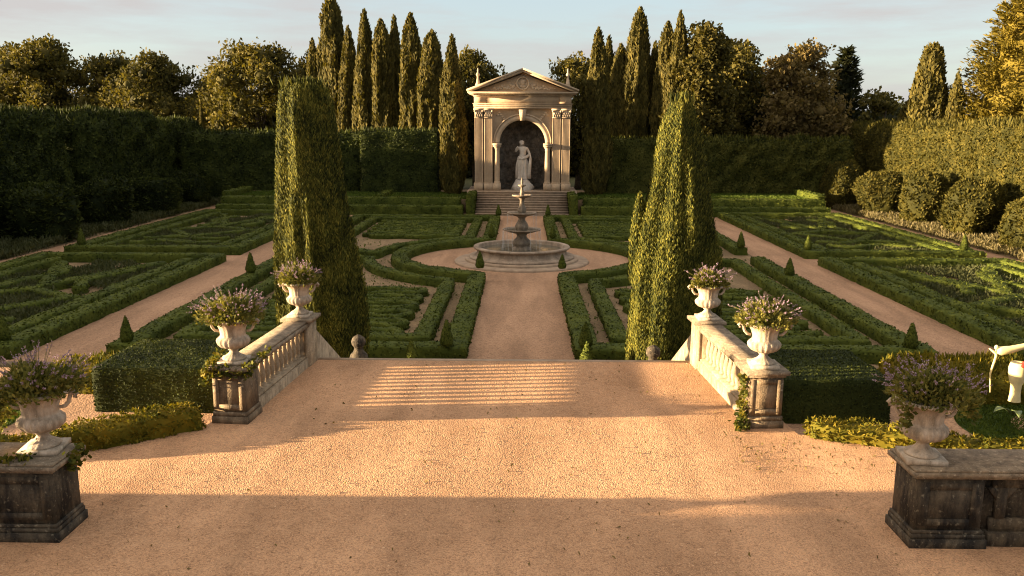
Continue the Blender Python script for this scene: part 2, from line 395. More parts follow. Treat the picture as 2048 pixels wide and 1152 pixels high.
# paths
sheet('gravel_path', rect(-1.7, 1.7, 21, 67.5), .010, M['path'])
for sx in (-1, 1):
    sheet('gravel_path', rect(*sorted((sx*12.75, sx*15.45)), 18, 72), .010, M['path'])
    sheet('gravel_path', rect(*sorted((sx*24.9, sx*26.9)), 18, 80), .010, M['path'])
    sheet('gravel_path', rect(*sorted((sx*15.451, sx*24.899)), 43.6, 45.6), .011, M['path'])
    sheet('gravel_path', rect(*sorted((sx*1.701, sx*12.749)), 64.3, 65.9), .009, M['path'])
cir = [(6.0*math.cos(t), 44.1+6.0*math.sin(t)) for t in np.linspace(0, 2*math.pi, 64, endpoint=False)]
sheet('fountain_circle', cir, .016, M['path'])
# terrace and the two side gardens half a metre lower
tpoly = [(-30, -14), (30, -14), (30, 10.9), (7.5, 11.3), (4.15, 12.1), (3.75, 16.0), (-4.3, 16.0), (-4.8, 12.1), (-6.6, 10.9), (-30, 10.6)]
def slab_poly(name, poly, z0, z1, m, side=None):
    me = bpy.data.meshes.new(name); bm = bmesh.new()
    top = bm.faces.new([bm.verts.new((x, y, z1)) for x, y in poly])
    r = bmesh.ops.extrude_face_region(bm, geom=[top])
    bmesh.ops.translate(bm, vec=(0, 0, z0-z1), verts=[v for v in r['geom'] if isinstance(v, bmesh.types.BMVert)])
    bmesh.ops.triangulate(bm, faces=[q for q in bm.faces if len(q.verts) > 4])
    bmesh.ops.recalc_face_normals(bm, faces=bm.faces)
    bm.to_mesh(me); bm.free()
    return tag(link(name, me, m), kind='structure')
slab_poly('terrace_ground', tpoly, -.5, TZ, M['terrace'])
SZ = 1.7
slab_poly('side_garden_ground', [(-30, 10.0), (-6.5, 10.4), (-4.6, 12.0), (-4.25, 18.0), (-30, 18.0)], -.6, SZ, M['path'])
slab_poly('side_garden_ground', [(30, 10.0), (30, 18.0), (3.7, 18.0), (4.1, 12.0), (7.5, 11.0)], -.6, SZ, M['path'])
# the nosing of the top step and the stairs down to the parterre
g = Geo(); g.box(-3.98, 3.45, 15.99, 16.13, 2.36, 2.504); 
for k in range(1, 16):
    g.box(-3.97, 3.44, 16.0+.32*k, 16.32+.32*k-.003, -.2, 2.508-.156*k)
tag(g.obj('garden_steps', M['step']), 'broad stone steps dropping from the gravel terrace to the parterre', 'steps')

# loose stones on the terrace, uncountable
def pebbles(name, n, region, z, smin, smax, m):
    x0, x1, y0, y1 = region
    # denser near the viewer
    y = y0 + (y1-y0)*rng.random(n)**1.25; x = x0+(x1-x0)*rng.random(n)
    a = y < 11.6
    keep = (np.abs(x) < 3.7) | (a & (x > -4.7) & (x < 4.1)) | ((y < 8.5))
    x = x[keep]; y = y[keep]; n = len(x)
    s = rng.uniform(smin, smax, (n, 1, 1))*(1+.8*(rng.random((n, 1, 1)) > .93))
    base = np.array([[1, 0, .1], [0, 1, .1], [-1, 0, .1], [0, -1, .1], [0, 0, .75]])
    jit = rng.uniform(.65, 1.35, (n, 5, 3))
    th = rng.uniform(0, 6.28, n); c, si = np.cos(th), np.sin(th)
    B = base*jit*s
    X = B[..., 0]*c[:, None]-B[..., 1]*si[:, None]; Y = B[..., 0]*si[:, None]+B[..., 1]*c[:, None]
    V = np.stack([X+x[:, None], Y+y[:, None], B[..., 2]+z-.002], 2).reshape(-1, 3)
    o = np.arange(n)[:, None]*5
    T = np.concatenate([o+np.array([[i, (i+1) % 4, 4]]) for i in range(4)])
    o = link(name, np_mesh(name, V, None, T), m)
    return tag(o, 'loose tan gravel stones strewn over the terrace', 'gravel', kind='stuff')
pebbles('loose_gravel', 90000, (-6.5, 6.5, 6.6, 16), TZ, .004, .010, M['pebble'])

P = np.concatenate([np.stack([rng.uniform(3.0, 7.0, 420), rng.uniform(10.6, 12.2, 420), np.full(420, TZ+.012)], 1), np.stack([rng.uniform(-6.2, 4.2, 420), rng.uniform(8.0, 15.9, 420), np.full(420, TZ+.012)], 1)])
P = P[(P[:, 1] < 12.0-.2*np.abs(P[:, 0]-4)) | (np.abs(P[:, 0]) < 3.4)]
tag(link('fallen_leaves', np_mesh('fallen_leaves', *leaves(P, np.tile([0, 0, 1.], (len(P), 1)), .045, .025, rng, flat=1.0, sink=.5)), M['autumn']), 'dry brown leaves scattered over the terrace gravel', 'leaves', kind='stuff')

# ------------------------------------------------------------------ hedges
def resample(pts, step, closed):
    pts = np.asarray(pts, float)
    if closed: pts = np.vstack([pts, pts[:1]])
    out = []
    for a, b in zip(pts[:-1], pts[1:]):
        n = max(1, int(round(np.linalg.norm(b-a)/step)))
        for k in range(n): out.append(a+(b-a)*k/n)
    if not closed: out.append(pts[-1])
    return np.array(out)

def hedge_core(pts, w, h, z0, closed, step=.35, ch=.05, amp=.03, seed=0):
    C = resample(pts, step, closed); n = len(C)
    if closed: d1 = C-np.roll(C, 1, 0); d2 = np.roll(C, -1, 0)-C
    else:
        d2 = np.vstack([C[1:]-C[:-1], C[-1:]-C[-2:-1]]); d1 = np.vstack([C[1:2]-C[:1], C[1:]-C[:-1]])
    d1 = nrm(d1); d2 = nrm(d2); t = nrm(d1+d2)
    ms = 1/np.clip((t*d2).sum(1), .55, 1)
    nn = np.stack([t[:, 1], -t[:, 0]], 1)*ms[:, None]
    sec = [(-.5, 0), (-.5, h*.5), (-.5, h-ch), (-.5+ch/w, h), (0, h+.01), (.5-ch/w, h), (.5, h-ch), (.5, h*.5), (.5, 0)]
    m = len(sec); V = np.zeros((n, m, 3))
    for k, (u, z) in enumerate(sec):
        V[:, k, :2] = C+nn*(u*w); V[:, k, 2] = z0+z
    F = V.reshape(-1, 3)
    mask = (np.array([s[1] for s in sec]) > .01).astype(float)
    mm = np.tile(mask, n)
    F[:, 2] += mm*amp*pn(F, 1.1, seed+1)
    off = amp*pn(F, .8, seed+2)+amp*.6*pn(F, .3, seed+3)
    outw = np.tile(np.array([np.sign(s[0]) for s in sec]), n)
    F[:, :2] += (np.repeat(nn, m, 0)*(off*outw)[:, None])
    Q = []
    for i in range(n if closed else n-1):
        j = (i+1) % n
        for k in range(m-1): Q.append((i*m+k, i*m+k+1, j*m+k+1, j*m+k))
    if not closed:
        for b, s in ((0, 1), ((n-1)*m, -1)):
            for k in range(4):
                q = (b+k, b+k+1, b+m-2-k, b+m-1-k)
                if k == 3: q = (b+3, b+4, b+4, b+5); continue
                Q.append(q[::-1] if s > 0 else q)
    return F, np.array(Q)

HB = 0
def hedge(name, label, pts, w=.5, h=.5, z0=0, closed=False, m='box', dens=170, l=.085, lw=.055, group=None, cat='hedge', amp=.03, parent=None, sink=.4, bump=0.0):
    global HB; HB += 1
    V, Q = hedge_core(pts, w, h, z0, closed, amp=amp, seed=HB*3)
    # make every face look outward, away from the run's centre line
    g = Geo().add(V, Q)
    P, Nn = sample(V, Q, dens, rng)
    if len(P):
        if bump: P = P+Nn*(bump*(.4+pn(P, .28, 5)))[:, None]
        g.add(*leaves(P, Nn, l, lw, rng, sink=sink*.5, flat=1.6 if bump else .8))
    o = g.obj(name, M[m], parent)
    if parent is None: tag(o, label, cat, group)
    return o

def box_core(x0, x1, y0, y1, z0, z1, step, amp, seed, round_=.25):
    g = Geo()
    c = np.array([(x0+x1)/2, (y0+y1)/2, (z0+z1)/2]); hx = np.array([(x1-x0)/2, (y1-y0)/2, (z1-z0)/2])
    def fin(P):
        # round the upper edges, then roughen
        q = (P-c)
        inner = np.array([max(hx[0]-round_, .01), max(hx[1]-round_, .01), max(hx[2]-round_, .01)])
        cl = np.clip(q, -inner, inner); cl[:, 2] = np.where(q[:, 2] < 0, q[:, 2], cl[:, 2])
        d = q-cl; ln = np.linalg.norm(d, axis=1, keepdims=True)
        dd = np.where(ln > 1e-6, d/np.maximum(ln, 1e-6), 0)
        q2 = cl+dd*np.minimum(ln, round_)
        a = amp*(pn(P, 2.6, seed)+.6*pn(P, 1.0, seed+1)+.4*pn(P, .45, seed+2))
        return c+q2+dd*a[:, None]
    nx, ny, nz = [max(2, int(round(2*v/step))) for v in hx]
    L_ = lambda a, b, t: a+(b-a)*t
    g.grid(lambda u, v: fin(np.stack([L_(x0, x1, u), np.full_like(u, y0), L_(z0, z1, v)], 1)), nx, nz)
    g.grid(lambda u, v: fin(np.stack([L_(x1, x0, u), np.full_like(u, y1), L_(z0, z1, v)], 1)), nx, nz)
    g.grid(lambda u, v: fin(np.stack([np.full_like(u, x0), L_(y1, y0, u), L_(z0, z1, v)], 1)), ny, nz)
    g.grid(lambda u, v: fin(np.stack([np.full_like(u, x1), L_(y0, y1, u), L_(z0, z1, v)], 1)), ny, nz)
    g.grid(lambda u, v: fin(np.stack([L_(x0, x1, u), L_(y0, y1, v), np.full_like(u, z1)], 1)), nx, ny)
    return g

def box_hedge(name, label, x0, x1, y0, y1, z0, z1, m='yew', dens=90, l=.16, lw=.09, step=.3, amp=.07, group=None, round_=.25, up=.1, sprig=0):
    global HB; HB += 1
    g = box_core(x0, x1, y0, y1, z0, z1, step, amp, HB*5, round_)
    V = np.concatenate(g.V); Q = np.concatenate(g.Q)
    P, Nn = sample(V, Q, dens, rng)
    g.add(*leaves(P, Nn, l, lw, rng, up=up, sink=.3, flat=1.3))
    if sprig:
        k = P[(Nn[:, 2] > .5) & (rng.random(len(P)) < sprig)]
        g.add(*leaves(k, np.tile([0, 0, 1.], (len(k), 1)), l*1.9, lw*.8, rng, nb=1, spread=.5, sink=.1))
    return tag(g.obj(name, M[m]), label, 'hedge', group)

# --- parterre borders
PB = 'low clipped box hedges of the parterre'
U = lambda sx, *p: [(sx*x, y) for x, y in p]
side = {-1: 'left', 1: 'right'}
for sx in (-1, 1):
    s = side[sx]
    hedge('box_hedge', f'clipped box border round the {s} bed nearest the terrace, beside the central path', U(sx, (12.2, 43.6), (12.2, 25.2), (2.02, 25.2), (2.02, 38.3)), .72, .42, group=PB)
    hedge('box_hedge', f'clipped box border round the {s} bed beyond the fountain, running along the central path', U(sx, (12.2, 46.9), (12.2, 63.6), (1.98, 63.6), (1.98, 49.9)), .7, .42, group=PB)
    # ring round the fountain
    a0 = math.acos(2.0/6.35)
    arc = [(6.35*math.cos(t), 44.1+6.35*math.sin(t)) for t in np.linspace(-a0, a0, 40)]
    hedge('box_hedge', f'curved clipped box hedge closing the {s} half of the gravel circle round the fountain', U(sx, *arc), .8, .46, group=PB)
    # inner frame of the near bed, bending round the ring
    t0 = math.asin((44.1-36.9)/7.9)
    arc2 = [(7.9*math.cos(t), 44.1+7.9*math.sin(t)) for t in np.linspace(-t0, -.12, 16)]
    hedge('box_hedge', f'inner clipped box frame bending round the ring in the {s} bed nearest the terrace', U(sx, (3.2, 36.5), *arc2, (10.9, 43.0), (10.9, 26.6), (3.2, 26.6)), .56, .38, closed=True, group=PB)
    arc3 = [(x, 88.2-y) for x, y in arc2]
    hedge('box_hedge', f'inner clipped box frame in the {s} bed beyond the fountain', U(sx, (3.2, 51.7), *arc3, (10.9, 47.2), (10.9, 62.3), (3.2, 62.3)), .56, .38, closed=True, group=PB)
    # scrolls
    ordn = ['first', 'second', 'third', 'fourth', 'fifth', 'sixth']
    def lobe(xl, xr, yc, h, ph):
        up_ = [(x, yc+h+.13*math.sin(x*2.4+ph)) for x in np.linspace(xl, xr-h, 22)]
        ut = [(xr-h+h*math.cos(t)*1.0, yc+h*math.sin(t)) for t in np.linspace(math.pi/2, -math.pi/2, 10)[1:-1]]
        lo_ = [(x, yc-h-.13*math.sin(x*2.4+ph+1)) for x in np.linspace(xr-h, xl+.9, 20)]
        cu = [(xl+.9-.3*math.sin(t), yc-h+.3-.3*math.cos(t)) for t in np.linspace(0, 4.2, 12)[1:]]
        return up_+ut+lo_+cu
    def flip(p): return [(14.0-x, y) for x, y in p]
    for k in range(6):
        yc = 27.6+1.46*k
        xr = 3.75+.15*(k % 2)
        pts = [(14.2-x, y) for x, y in lobe(4.1, 10.1, yc, .42, k*1.3)]     # rounded end towards the path
        hedge('scroll_hedge', f'looping box scroll, {ordn[k]} row from the terrace in the near {s} bed', U(sx, *pts), .36, .27, group='looping box scrolls of the parterre', dens=190)
    for k in range(6):
        yc = 53.4+1.46*k
        pts = [(14.2-x, y) for x, y in lobe(4.1, 10.1, yc, .42, k*1.7+.4)]
        hedge('scroll_hedge', f'looping box scroll, {ordn[k]} row beyond the fountain ring in the far {s} bed', U(sx, *pts), .36, .27, group='looping box scrolls of the parterre', dens=150, l=.1, lw=.065)
    # outer beds
    for nm, y0, y1 in (('near', 24.9, 43.2), ('far', 46.0, 66.4)):
        x0, x1 = 15.7, 24.6
        hedge('box_hedge', f'clipped box border round the outer {s} bed, the {"one nearer the terrace" if nm == "near" else "one farther away"}', U(sx, (x0, y0), (x1, y0), (x1, y1), (x0, y1)), .72, .45, closed=True, group=PB, dens=130, l=.1, lw=.065)
        hedge('box_hedge', f'inner clipped box line along the path side of the {nm} outer {s} bed', U(sx, (x0+1.15, y0+1), (x0+1.15, y1-1.0)), .6, .38, group=PB, dens=130, l=.1, lw=.065)
        hedge('box_hedge', f'inner clipped box line along the outer side of the {nm} outer {s} bed', U(sx, (x1-1.05, y0+1), (x1-1.05, y1-1.0)), .6, .38, group=PB, dens=120, l=.1, lw=.065)
        ym = (y0+y1)/2; xm = (x0+x1)/2+.05
        hedge('scroll_hedge', f'box chevron pointing down the {nm} outer {s} bed', U(sx, (x0+2, y1-2), (xm, ym+1), (x1-1.9, y1-2)), .55, .35, group='box chevrons of the outer beds', dens=120, l=.1, lw=.065)
        hedge('scroll_hedge', f'box diamond at the heart of the {nm} outer {s} bed', U(sx, (x0+2.0, ym-1.5), (xm, ym-5.0), (x1-1.9, ym-1.5), (xm, ym+.2)), .55, .35, closed=True, group='box chevrons of the outer beds', dens=120, l=.1, lw=.065)
        for q, dy in enumerate((-7.2, -5.4)):
            hedge('scroll_hedge', f'wavy box line {"at the terrace end" if q == 0 else "just before the diamond"} of the {nm} outer {s} bed', U(sx, *[(x, ym+dy+.45*math.sin((x-x0)*1.5)) for x in np.linspace(x0+2, x1-1.9, 22)]), .55, .35, group='box chevrons of the outer beds', dens=120, l=.1, lw=.065)
        for q, xx in enumerate((x0+3.0, x1-3.0)):
            hedge('scroll_hedge', f'wavy box line on the {"path" if q == 0 else "outer"} flank of the {nm} outer {s} bed', U(sx, *[(xx+.4*math.sin(y*1.25+q), y) for y in np.linspace(ym+.6, y1-3.4, 16)]), .55, .35, group='box chevrons of the outer beds', dens=120, l=.1, lw=.065)
        # grey-green planting
        n = 1500
        px = rng.uniform(x0+1.6, x1-1.5, n); py = rng.uniform(y0+1, y1-1, n)
        kp = pn(np.stack([px*sx, py, 0*px], 1), 5.0, 11) > -.25
        px = px[kp]; py = py[kp]; n = len(px)
        P = np.repeat(np.stack([px*sx, py, np.zeros(n)], 1), 16, 0) + rng.normal(size=(n*16, 3))*np.array([.14, .14, 0]) + np.array([0, 0, .05])
        P[:, 2] += rng.uniform(0, .17, len(P))
        vv = leaves(P, np.tile([0, 0, 1.], (len(P), 1)), .20, .06, rng, nb=1, spread=1.0)
        o = link('lavender_planting', np_mesh('lavender_planting', *vv), M['lav'])
        tag(o, f'grey green lavender planting filling the {nm} outer {s} bed', 'plants', kind='stuff')

# thin weeds on the bed soil
P = np.stack([rng.uniform(-12, 12, 16000), rng.uniform(25, 64, 16000), np.full(16000, .02)], 1)
P = P[(np.abs(P[:, 0]) > 2.2) & (np.hypot(P[:, 0], P[:, 1]-44.1) > 6.6) & (pn(P, 2.5, 31) > .1)]
tag(link('weeds', np_mesh('weeds', *leaves(P, np.tile([0, 0, 1.], (len(P), 1)), .1, .05, rng, nb=.7, spread=1.2)), M['grass']), 'thin green weeds sprouting on the bed soil between box hedges', 'weeds', kind='stuff')

# --- terraced hedges and lawns either side of the pavilion steps
TH = 'clipped hedges flanking the pavilion steps'
for sx in (-1, 1):
    s = side[sx]
    xs = sorted((sx*4.25, sx*24.6))
    slab('lawn_terrace', rect(xs[0], xs[1], 69.3, 80), -.2, 1.12, M['soil'])
    hedge('tier_hedge', f'lower tier of clipped hedge {s} of the pavilion steps', U(sx, (4.7, 67.6), (24.3, 67.6)), .8, .75, group=TH, dens=110, l=.12, lw=.08, amp=.05)
    hedge('tier_hedge', f'upper tier of clipped hedge {s} of the pavilion steps', U(sx, (4.95, 68.9), (24.3, 68.9)), .8, 1.3, group=TH, dens=110, l=.12, lw=.08, amp=.05)
    hedge('tier_hedge', f'clipped hedge climbing beside the {s} edge of the pavilion steps', U(sx, (4.1, 67.3), (4.1, 71.6)), .62, 1.62, group=TH, dens=110, l=.12, lw=.08, amp=.04)
    hedge('tier_hedge', f'clipped hedge closing the far end of the {s} lawn by the outer path', U(sx, (24.1, 69.2), (24.1, 75.0)), .7, .55, z0=1.12, group=TH, dens=110, l=.12, lw=.08)
    hedge('tier_hedge', f'low hedge crossing the {s} lawn towards the back hedge', U(sx, (11.6, 69.4), (11.6, 74.6)), .6, .35, z0=1.12, group=TH, dens=110, l=.12, lw=.08)
    P = np.stack([rng.uniform(xs[0]+.1, xs[1]-.1, 26000), rng.uniform(69.4, 76, 26000), np.full(26000, 1.12)], 1)
    tag(link('grass', np_mesh('grass', *leaves(P, np.tile([0, 0, 1.], (len(P), 1)), .16, .09, rng, nb=.8, spread=1.0, sink=.1)), M['grass']), f'mown grass of the raised lawn {s} of the pavilion', 'grass', kind='stuff')

# --- topiary cones
def cone_mesh(h, r, l, lw, n):
    prof = [(r*.75, 0), (r*1.0, h*.12), (r*.95, h*.25), (r*.72, h*.5), (r*.42, h*.75), (r*.16, h*.94), (.005, h)]
    g = Geo().lathe([(a*.92, z) for a, z in prof], 14)
    V = np.concatenate(g.V); Q = np.concatenate(g.Q)
    V += .05*r*nrm(V)*pn(V, .3, 77)[:, None]
    g2 = Geo().add(V, Q)
    P, Nn = sample(V, Q, n, rng)
    g2.add(*leaves(P, Nn, l, lw, rng, up=.2, sink=.3, flat=1.0))
    return g2.mesh('topiary_cone')
cm = cone_mesh(.76, .22, .05, .032, 1500)
cones = [(-12.1, 25.2, 'at the terrace corner of the left near bed, by the side path'), (-12.25, 37.8, 'on the left side border, halfway along the path to the cross walk'),
 (-2.25, 24.95, 'left of the central path, nearest the terrace'), (1.95, 24.95, 'right of the central path, nearest the terrace'),
 (-1.95, 39.3, 'left of the central path, just in front of the fountain'), (1.9, 39.3, 'right of the central path, just in front of the fountain'),
 (-1.8, 50.5, 'left of the central path, just beyond the fountain'), (1.85, 50.5, 'right of the central path, just beyond the fountain'),
 (-1.75, 63.5, 'left of the path at the foot of the pavilion steps'), (1.95, 63.5, 'right of the path at the foot of the pavilion steps'),
 (-24.2, 46.1, 'at the corner of the far outer left bed, by the dark hedge'), (12.1, 38.0, 'on the right side border, halfway along the path to the cross walk'),
 (12.15, 46.9, 'at the corner of the far right inner bed, by the cross walk'), (15.6, 46.1, 'at the path corner of the far outer right bed'),
 (24.2, 46.4, 'at the outer corner of the far outer right bed, near the sunlit hedge'), (11.85, 25.2, 'at the terrace corner of the right near bed, by the side path'),
 (-15.9, 25.2, 'at the corner of the near outer left bed, by the picture edge'),
 (-2.75, 20.6, 'peeping over the terrace edge left of the central path'), (1.65, 20.6, 'peeping over the terrace edge right of the central path')]
for x, y, t in cones:
    o = link('topiary_cone', cm, M['box'] if not cm.materials else None)
    o.location = (x, y, .46 if y > 24 else .42); o.rotation_euler = (0, 0, rng.uniform(0, 6.28))
    k = rng.uniform(.92, 1.12); o.scale = (k, k, k*rng.uniform(.95, 1.1))
    if y < 24: o.location = (x, y, 1.0)
    tag(o, 'cone topiary '+t, 'topiary', 'small topiary cones of the parterre')
# plinth blocks carrying the two nearest cones
for x in (-2.75, 1.65):
    hedge('box_hedge', f'clipped box block under the cone at the stair foot, {"left" if x < 0 else "right"} of the path', [(x-.4, 20.6), (x+.4, 20.6)], .8, 1.02, group=PB)

# --- tall hedge walls
LW = 'tall dark hedge wall on the left'
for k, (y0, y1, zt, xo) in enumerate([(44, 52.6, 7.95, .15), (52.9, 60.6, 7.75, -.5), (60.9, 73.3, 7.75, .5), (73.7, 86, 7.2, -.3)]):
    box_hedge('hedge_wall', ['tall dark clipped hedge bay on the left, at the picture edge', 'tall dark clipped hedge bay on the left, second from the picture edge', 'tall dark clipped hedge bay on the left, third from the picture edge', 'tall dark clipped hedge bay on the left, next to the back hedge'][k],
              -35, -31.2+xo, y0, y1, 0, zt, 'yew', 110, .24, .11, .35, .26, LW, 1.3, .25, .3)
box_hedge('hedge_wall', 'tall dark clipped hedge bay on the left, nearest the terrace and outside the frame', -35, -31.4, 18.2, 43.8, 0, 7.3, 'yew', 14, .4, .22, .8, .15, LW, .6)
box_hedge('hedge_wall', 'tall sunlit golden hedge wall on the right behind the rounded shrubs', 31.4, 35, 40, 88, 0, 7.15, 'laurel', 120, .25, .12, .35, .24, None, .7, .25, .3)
box_hedge('back_hedge', 'dark clipped back hedge in the left corner beyond the outer path', -31.0, -11.9, 77.5, 80, 0, 6.25, 'yew', 70, .26, .14, .4, .12, None, .3, .1, .15)
box_hedge('back_hedge', 'square clipped back hedge left of the pavilion, behind the lawn', -14.2, -7.4, 75.2, 77.4, .9, 6.5, 'yew', 90, .2, .11, .3, .07, None, .18, .1, .2)
box_hedge('back_hedge', 'square clipped back hedge right of the pavilion, partly behind the big cypress', 7.4, 14.9, 75.2, 77.4, .9, 5.9, 'beech', 90, .2, .11, .3, .07, None, .18, .1, .2)
box_hedge('back_hedge', 'long shaggy back hedge right of the big cypress, in front of the brown tree', 15.1, 29.0, 76.0, 78.6, .9, 5.85, 'beech', 110, .24, .13, .3, .26, None, .3, .1, .25)

# --- rounded shrubs along the side hedges
def shrub_mesh(seed, m):
    r_ = np.random.default_rng(seed)
    prof = [(.8, 0), (1.15, .4), (1.34, 1.1), (1.36, 1.8), (1.28, 2.4), (1.0, 2.8), (.5, 2.97), (.01, 3.0)]
    g = Geo().lathe(prof, 26)
    V = np.concatenate(g.V); Q = np.concatenate(g.Q)
    d = nrm(V*np.array([1, 1, .4])-np.array([0, 0, .6]))
    V = V+d*(.22*pn(V, 2.2, seed)+.13*pn(V, .8, seed+1))[:, None]; V[:, 0] += .14*V[:, 2]*math.sin(seed)*.6
    g2 = Geo().add(V, Q)
    P, Nn = sample(V, Q, 260, r_); P = P+Nn*(.09*pn(P, .5, seed+3))[:, None]
    g2.add(*leaves(P, Nn, .19, .075, r_, nb=.6, spread=1.0, up=.5, sink=.25))
    return g2.mesh('rounded_shrub')
sm = [shrub_mesh(300, 0), shrub_mesh(310, 0)]; sm2 = [shrub_mesh(320, 0), shrub_mesh(330, 0)]
for me in sm: me.materials.append(M['yew'])
for me in sm2: me.materials.append(M['laurel'])
pos = ['nearest the terrace', 'second from the terrace', 'third from the terrace', 'fourth from the terrace', 'next to the back hedge']
for k, (x, y, s) in enumerate([(-29.0, 42.8, 1.0), (-29.2, 50.2, 1.15), (-28.8, 58, 1.1), (-28.6, 65.5, .98), (-28.6, 73.5, .95)]):
    o = link('rounded_shrub', sm[k % 2]); o.location = (x, y, 0); o.rotation_euler = (0, 0, k*1.7); o.scale = (1.15*s, 1.45*s, s)
    tag(o, 'rounded dark shrub before the shaded left hedge wall, '+pos[k], 'shrub', 'rounded shrubs along the left hedge')
for k, (x, y, s) in enumerate([(28.9, 47.8, 1.0), (28.8, 54.8, 1.05), (29.0, 61.4, 1.05), (28.7, 68.5, 1.05), (28.0, 75.5, 1.1)]):
    o = link('rounded_shrub', sm2[k % 2]); o.location = (x, y, 0); o.rotation_euler = (0, 0, k*2.1+.5); o.scale = (1.12*s*(1, .94, 1.06, 1, .95)[k], 1.15*s, (1.1, 1.2, 1.22, 1.14, 1.2)[k]*s)
    tag(o, 'rounded sunlit shrub before the golden right hedge wall, '+pos[k], 'shrub', 'rounded shrubs along the right hedge')
# lavender strip along both hedge walls
for sx in (-1, 1):
    n = 2600
    P0 = np.stack([sx*rng.uniform(27.0, 30.8, n), rng.uniform(38, 80, n), np.zeros(n)], 1)
    P = np.repeat(P0, 18, 0)+rng.normal(size=(n*18, 3))*np.array([.18, .18, 0]); P[:, 2] = rng.uniform(.03, .42, len(P))
    o = link('lavender_strip', np_mesh('lavender_strip', *leaves(P, np.tile([0, 0, 1.], (len(P), 1)), .3, .07, rng, nb=1, spread=.9)), M['sunlav' if sx > 0 else 'lav'])  # right strip wears the sun-coloured copy of the lavender
    tag(o, f'grey lavender strip along the {side[sx]} outer path under the shrubs', 'plants', kind='stuff')

# ------------------------------------------------------------------ trees
def cypress_mesh(H, prof, n, l, lw, seed, lump=.16, up=1.3, core=.82, vs=2.4, flare=0.0):
    r_ = np.random.default_rng(seed)
    zs = np.linspace(0, 1, 34)
    rad = np.interp(zs, [p[0] for p in prof], [p[1] for p in prof])
    nth = 30
    th = np.arange(nth)*2*np.pi/nth
    def rr(thv, z, r):
        P = np.stack([np.cos(thv)*2.2, np.sin(thv)*2.2, z], 1)
        return r*(1+lump*pn(P, 2.2, seed, (1, 1, vs))+lump*.6*pn(P, .9, seed+1, (1, 1, vs)))
    T, Z = np.meshgrid(th, zs, indexing='xy')
    Rr = rr(T.ravel(), Z.ravel()*H, np.repeat(rad, nth))
    V = np.stack([Rr*np.cos(T.ravel()), Rr*np.sin(T.ravel()), Z.ravel()*H], 1)
    Q = np.array([(k*nth+i, k*nth+(i+1) % nth, (k+1)*nth+(i+1) % nth, (k+1)*nth+i) for k in range(len(zs)-1) for i in range(nth)])
    g = Geo(); Vc = V.copy(); Vc[:, :2] *= core; g.add(Vc, Q)
    A = np.zeros(len(Q))
    P, Nn = sample(V, Q, 1.0, r_)
    area = max(len(P), 1)
    P, Nn = sample(V, Q, n/area, r_)
    ins = r_.uniform(core, 1.05, (len(P), 1)); P[:, :2] *= ins
    g.add(*leaves(P, Nn, l, lw*1.15, r_, up=up*1.5, var=.5, sink=.4, flat=1.1))
    return g.mesh('crown')

def trunk_mesh(h, r0, r1=None, limbs=None, bend=.1):
    g = Geo()
    zs = np.linspace(0, h, 7)
    pts = np.stack([bend*np.sin(zs*1.1), bend*np.cos(zs*.8)-bend, zs], 1)
    g.tube(pts, np.linspace(r0, r1 or r0*.5, 7)*np.array([1.35, 1.05, 1, 1, 1, 1, 1]), 9)
    for a in limbs or []: g.tube(a[0], a[1], 6)
    return g.mesh('trunk', True)

# the two big clipped cypresses at the stair foot
def big(name, label, loc, H, prof, seed, spur=None):
    t = thing(name, label, 'tree', loc)
    me = cypress_mesh(H, prof, 190000, .105, .019, seed, .17, 1.2, .88, 5.0)
    c = link('crown', me, M['bigcyp'], t)
    link('trunk', trunk_mesh(1.4, .22, .18), M['bark'], t)
    V = rng.normal(size=(260, 3))*np.array([.26, .26, .05])*prof[-3][1]/.6+np.array([0, 0, H-.14])
    link('top_foliage', np_mesh('top_foliage', *leaves(V, np.tile([0, 0, 1.], (260, 1)), .24, .03, rng, nb=1, spread=.35, sink=.2)), M['bigcyp'], t)
    if spur:
        dx, dy, z0, z1, rr_ = spur
        me2 = cypress_mesh(z1-z0, [(0, rr_), (.5, rr_*.9), (.85, rr_*.5), (1, .01)], 6000, .16, .03, seed+9, .12)
        link('side_leader', me2, M['bigcyp'], t, (dx, dy, z0))
    return t
tl = big('clipped_cypress', 'massive flat topped cypress left of the central path, in front of the parterre', (-5.06, 21.2, 0), 8.05,
    [(0, .8), (.06, .95), (.2, 1.0), (.4, .90), (.6, .78), (.8, .67), (.93, .59), (.975, .5), (1, .25)], 41)
tl.rotation_euler = (0, -R(2.2), 0)
big('clipped_cypress', 'massive tapering cypress right of the central path with a side leader', (3.85, 21.2, 0), 7.75,
    [(0, .9), (.06, 1.06), (.2, 1.12), (.45, 1.0), (.55, .86), (.64, .73), (.78, .55), (.89, .42), (.95, .28), (.98, .18), (1, .05)], 57, (-.93, -.1, 3.2, 5.35, .21))

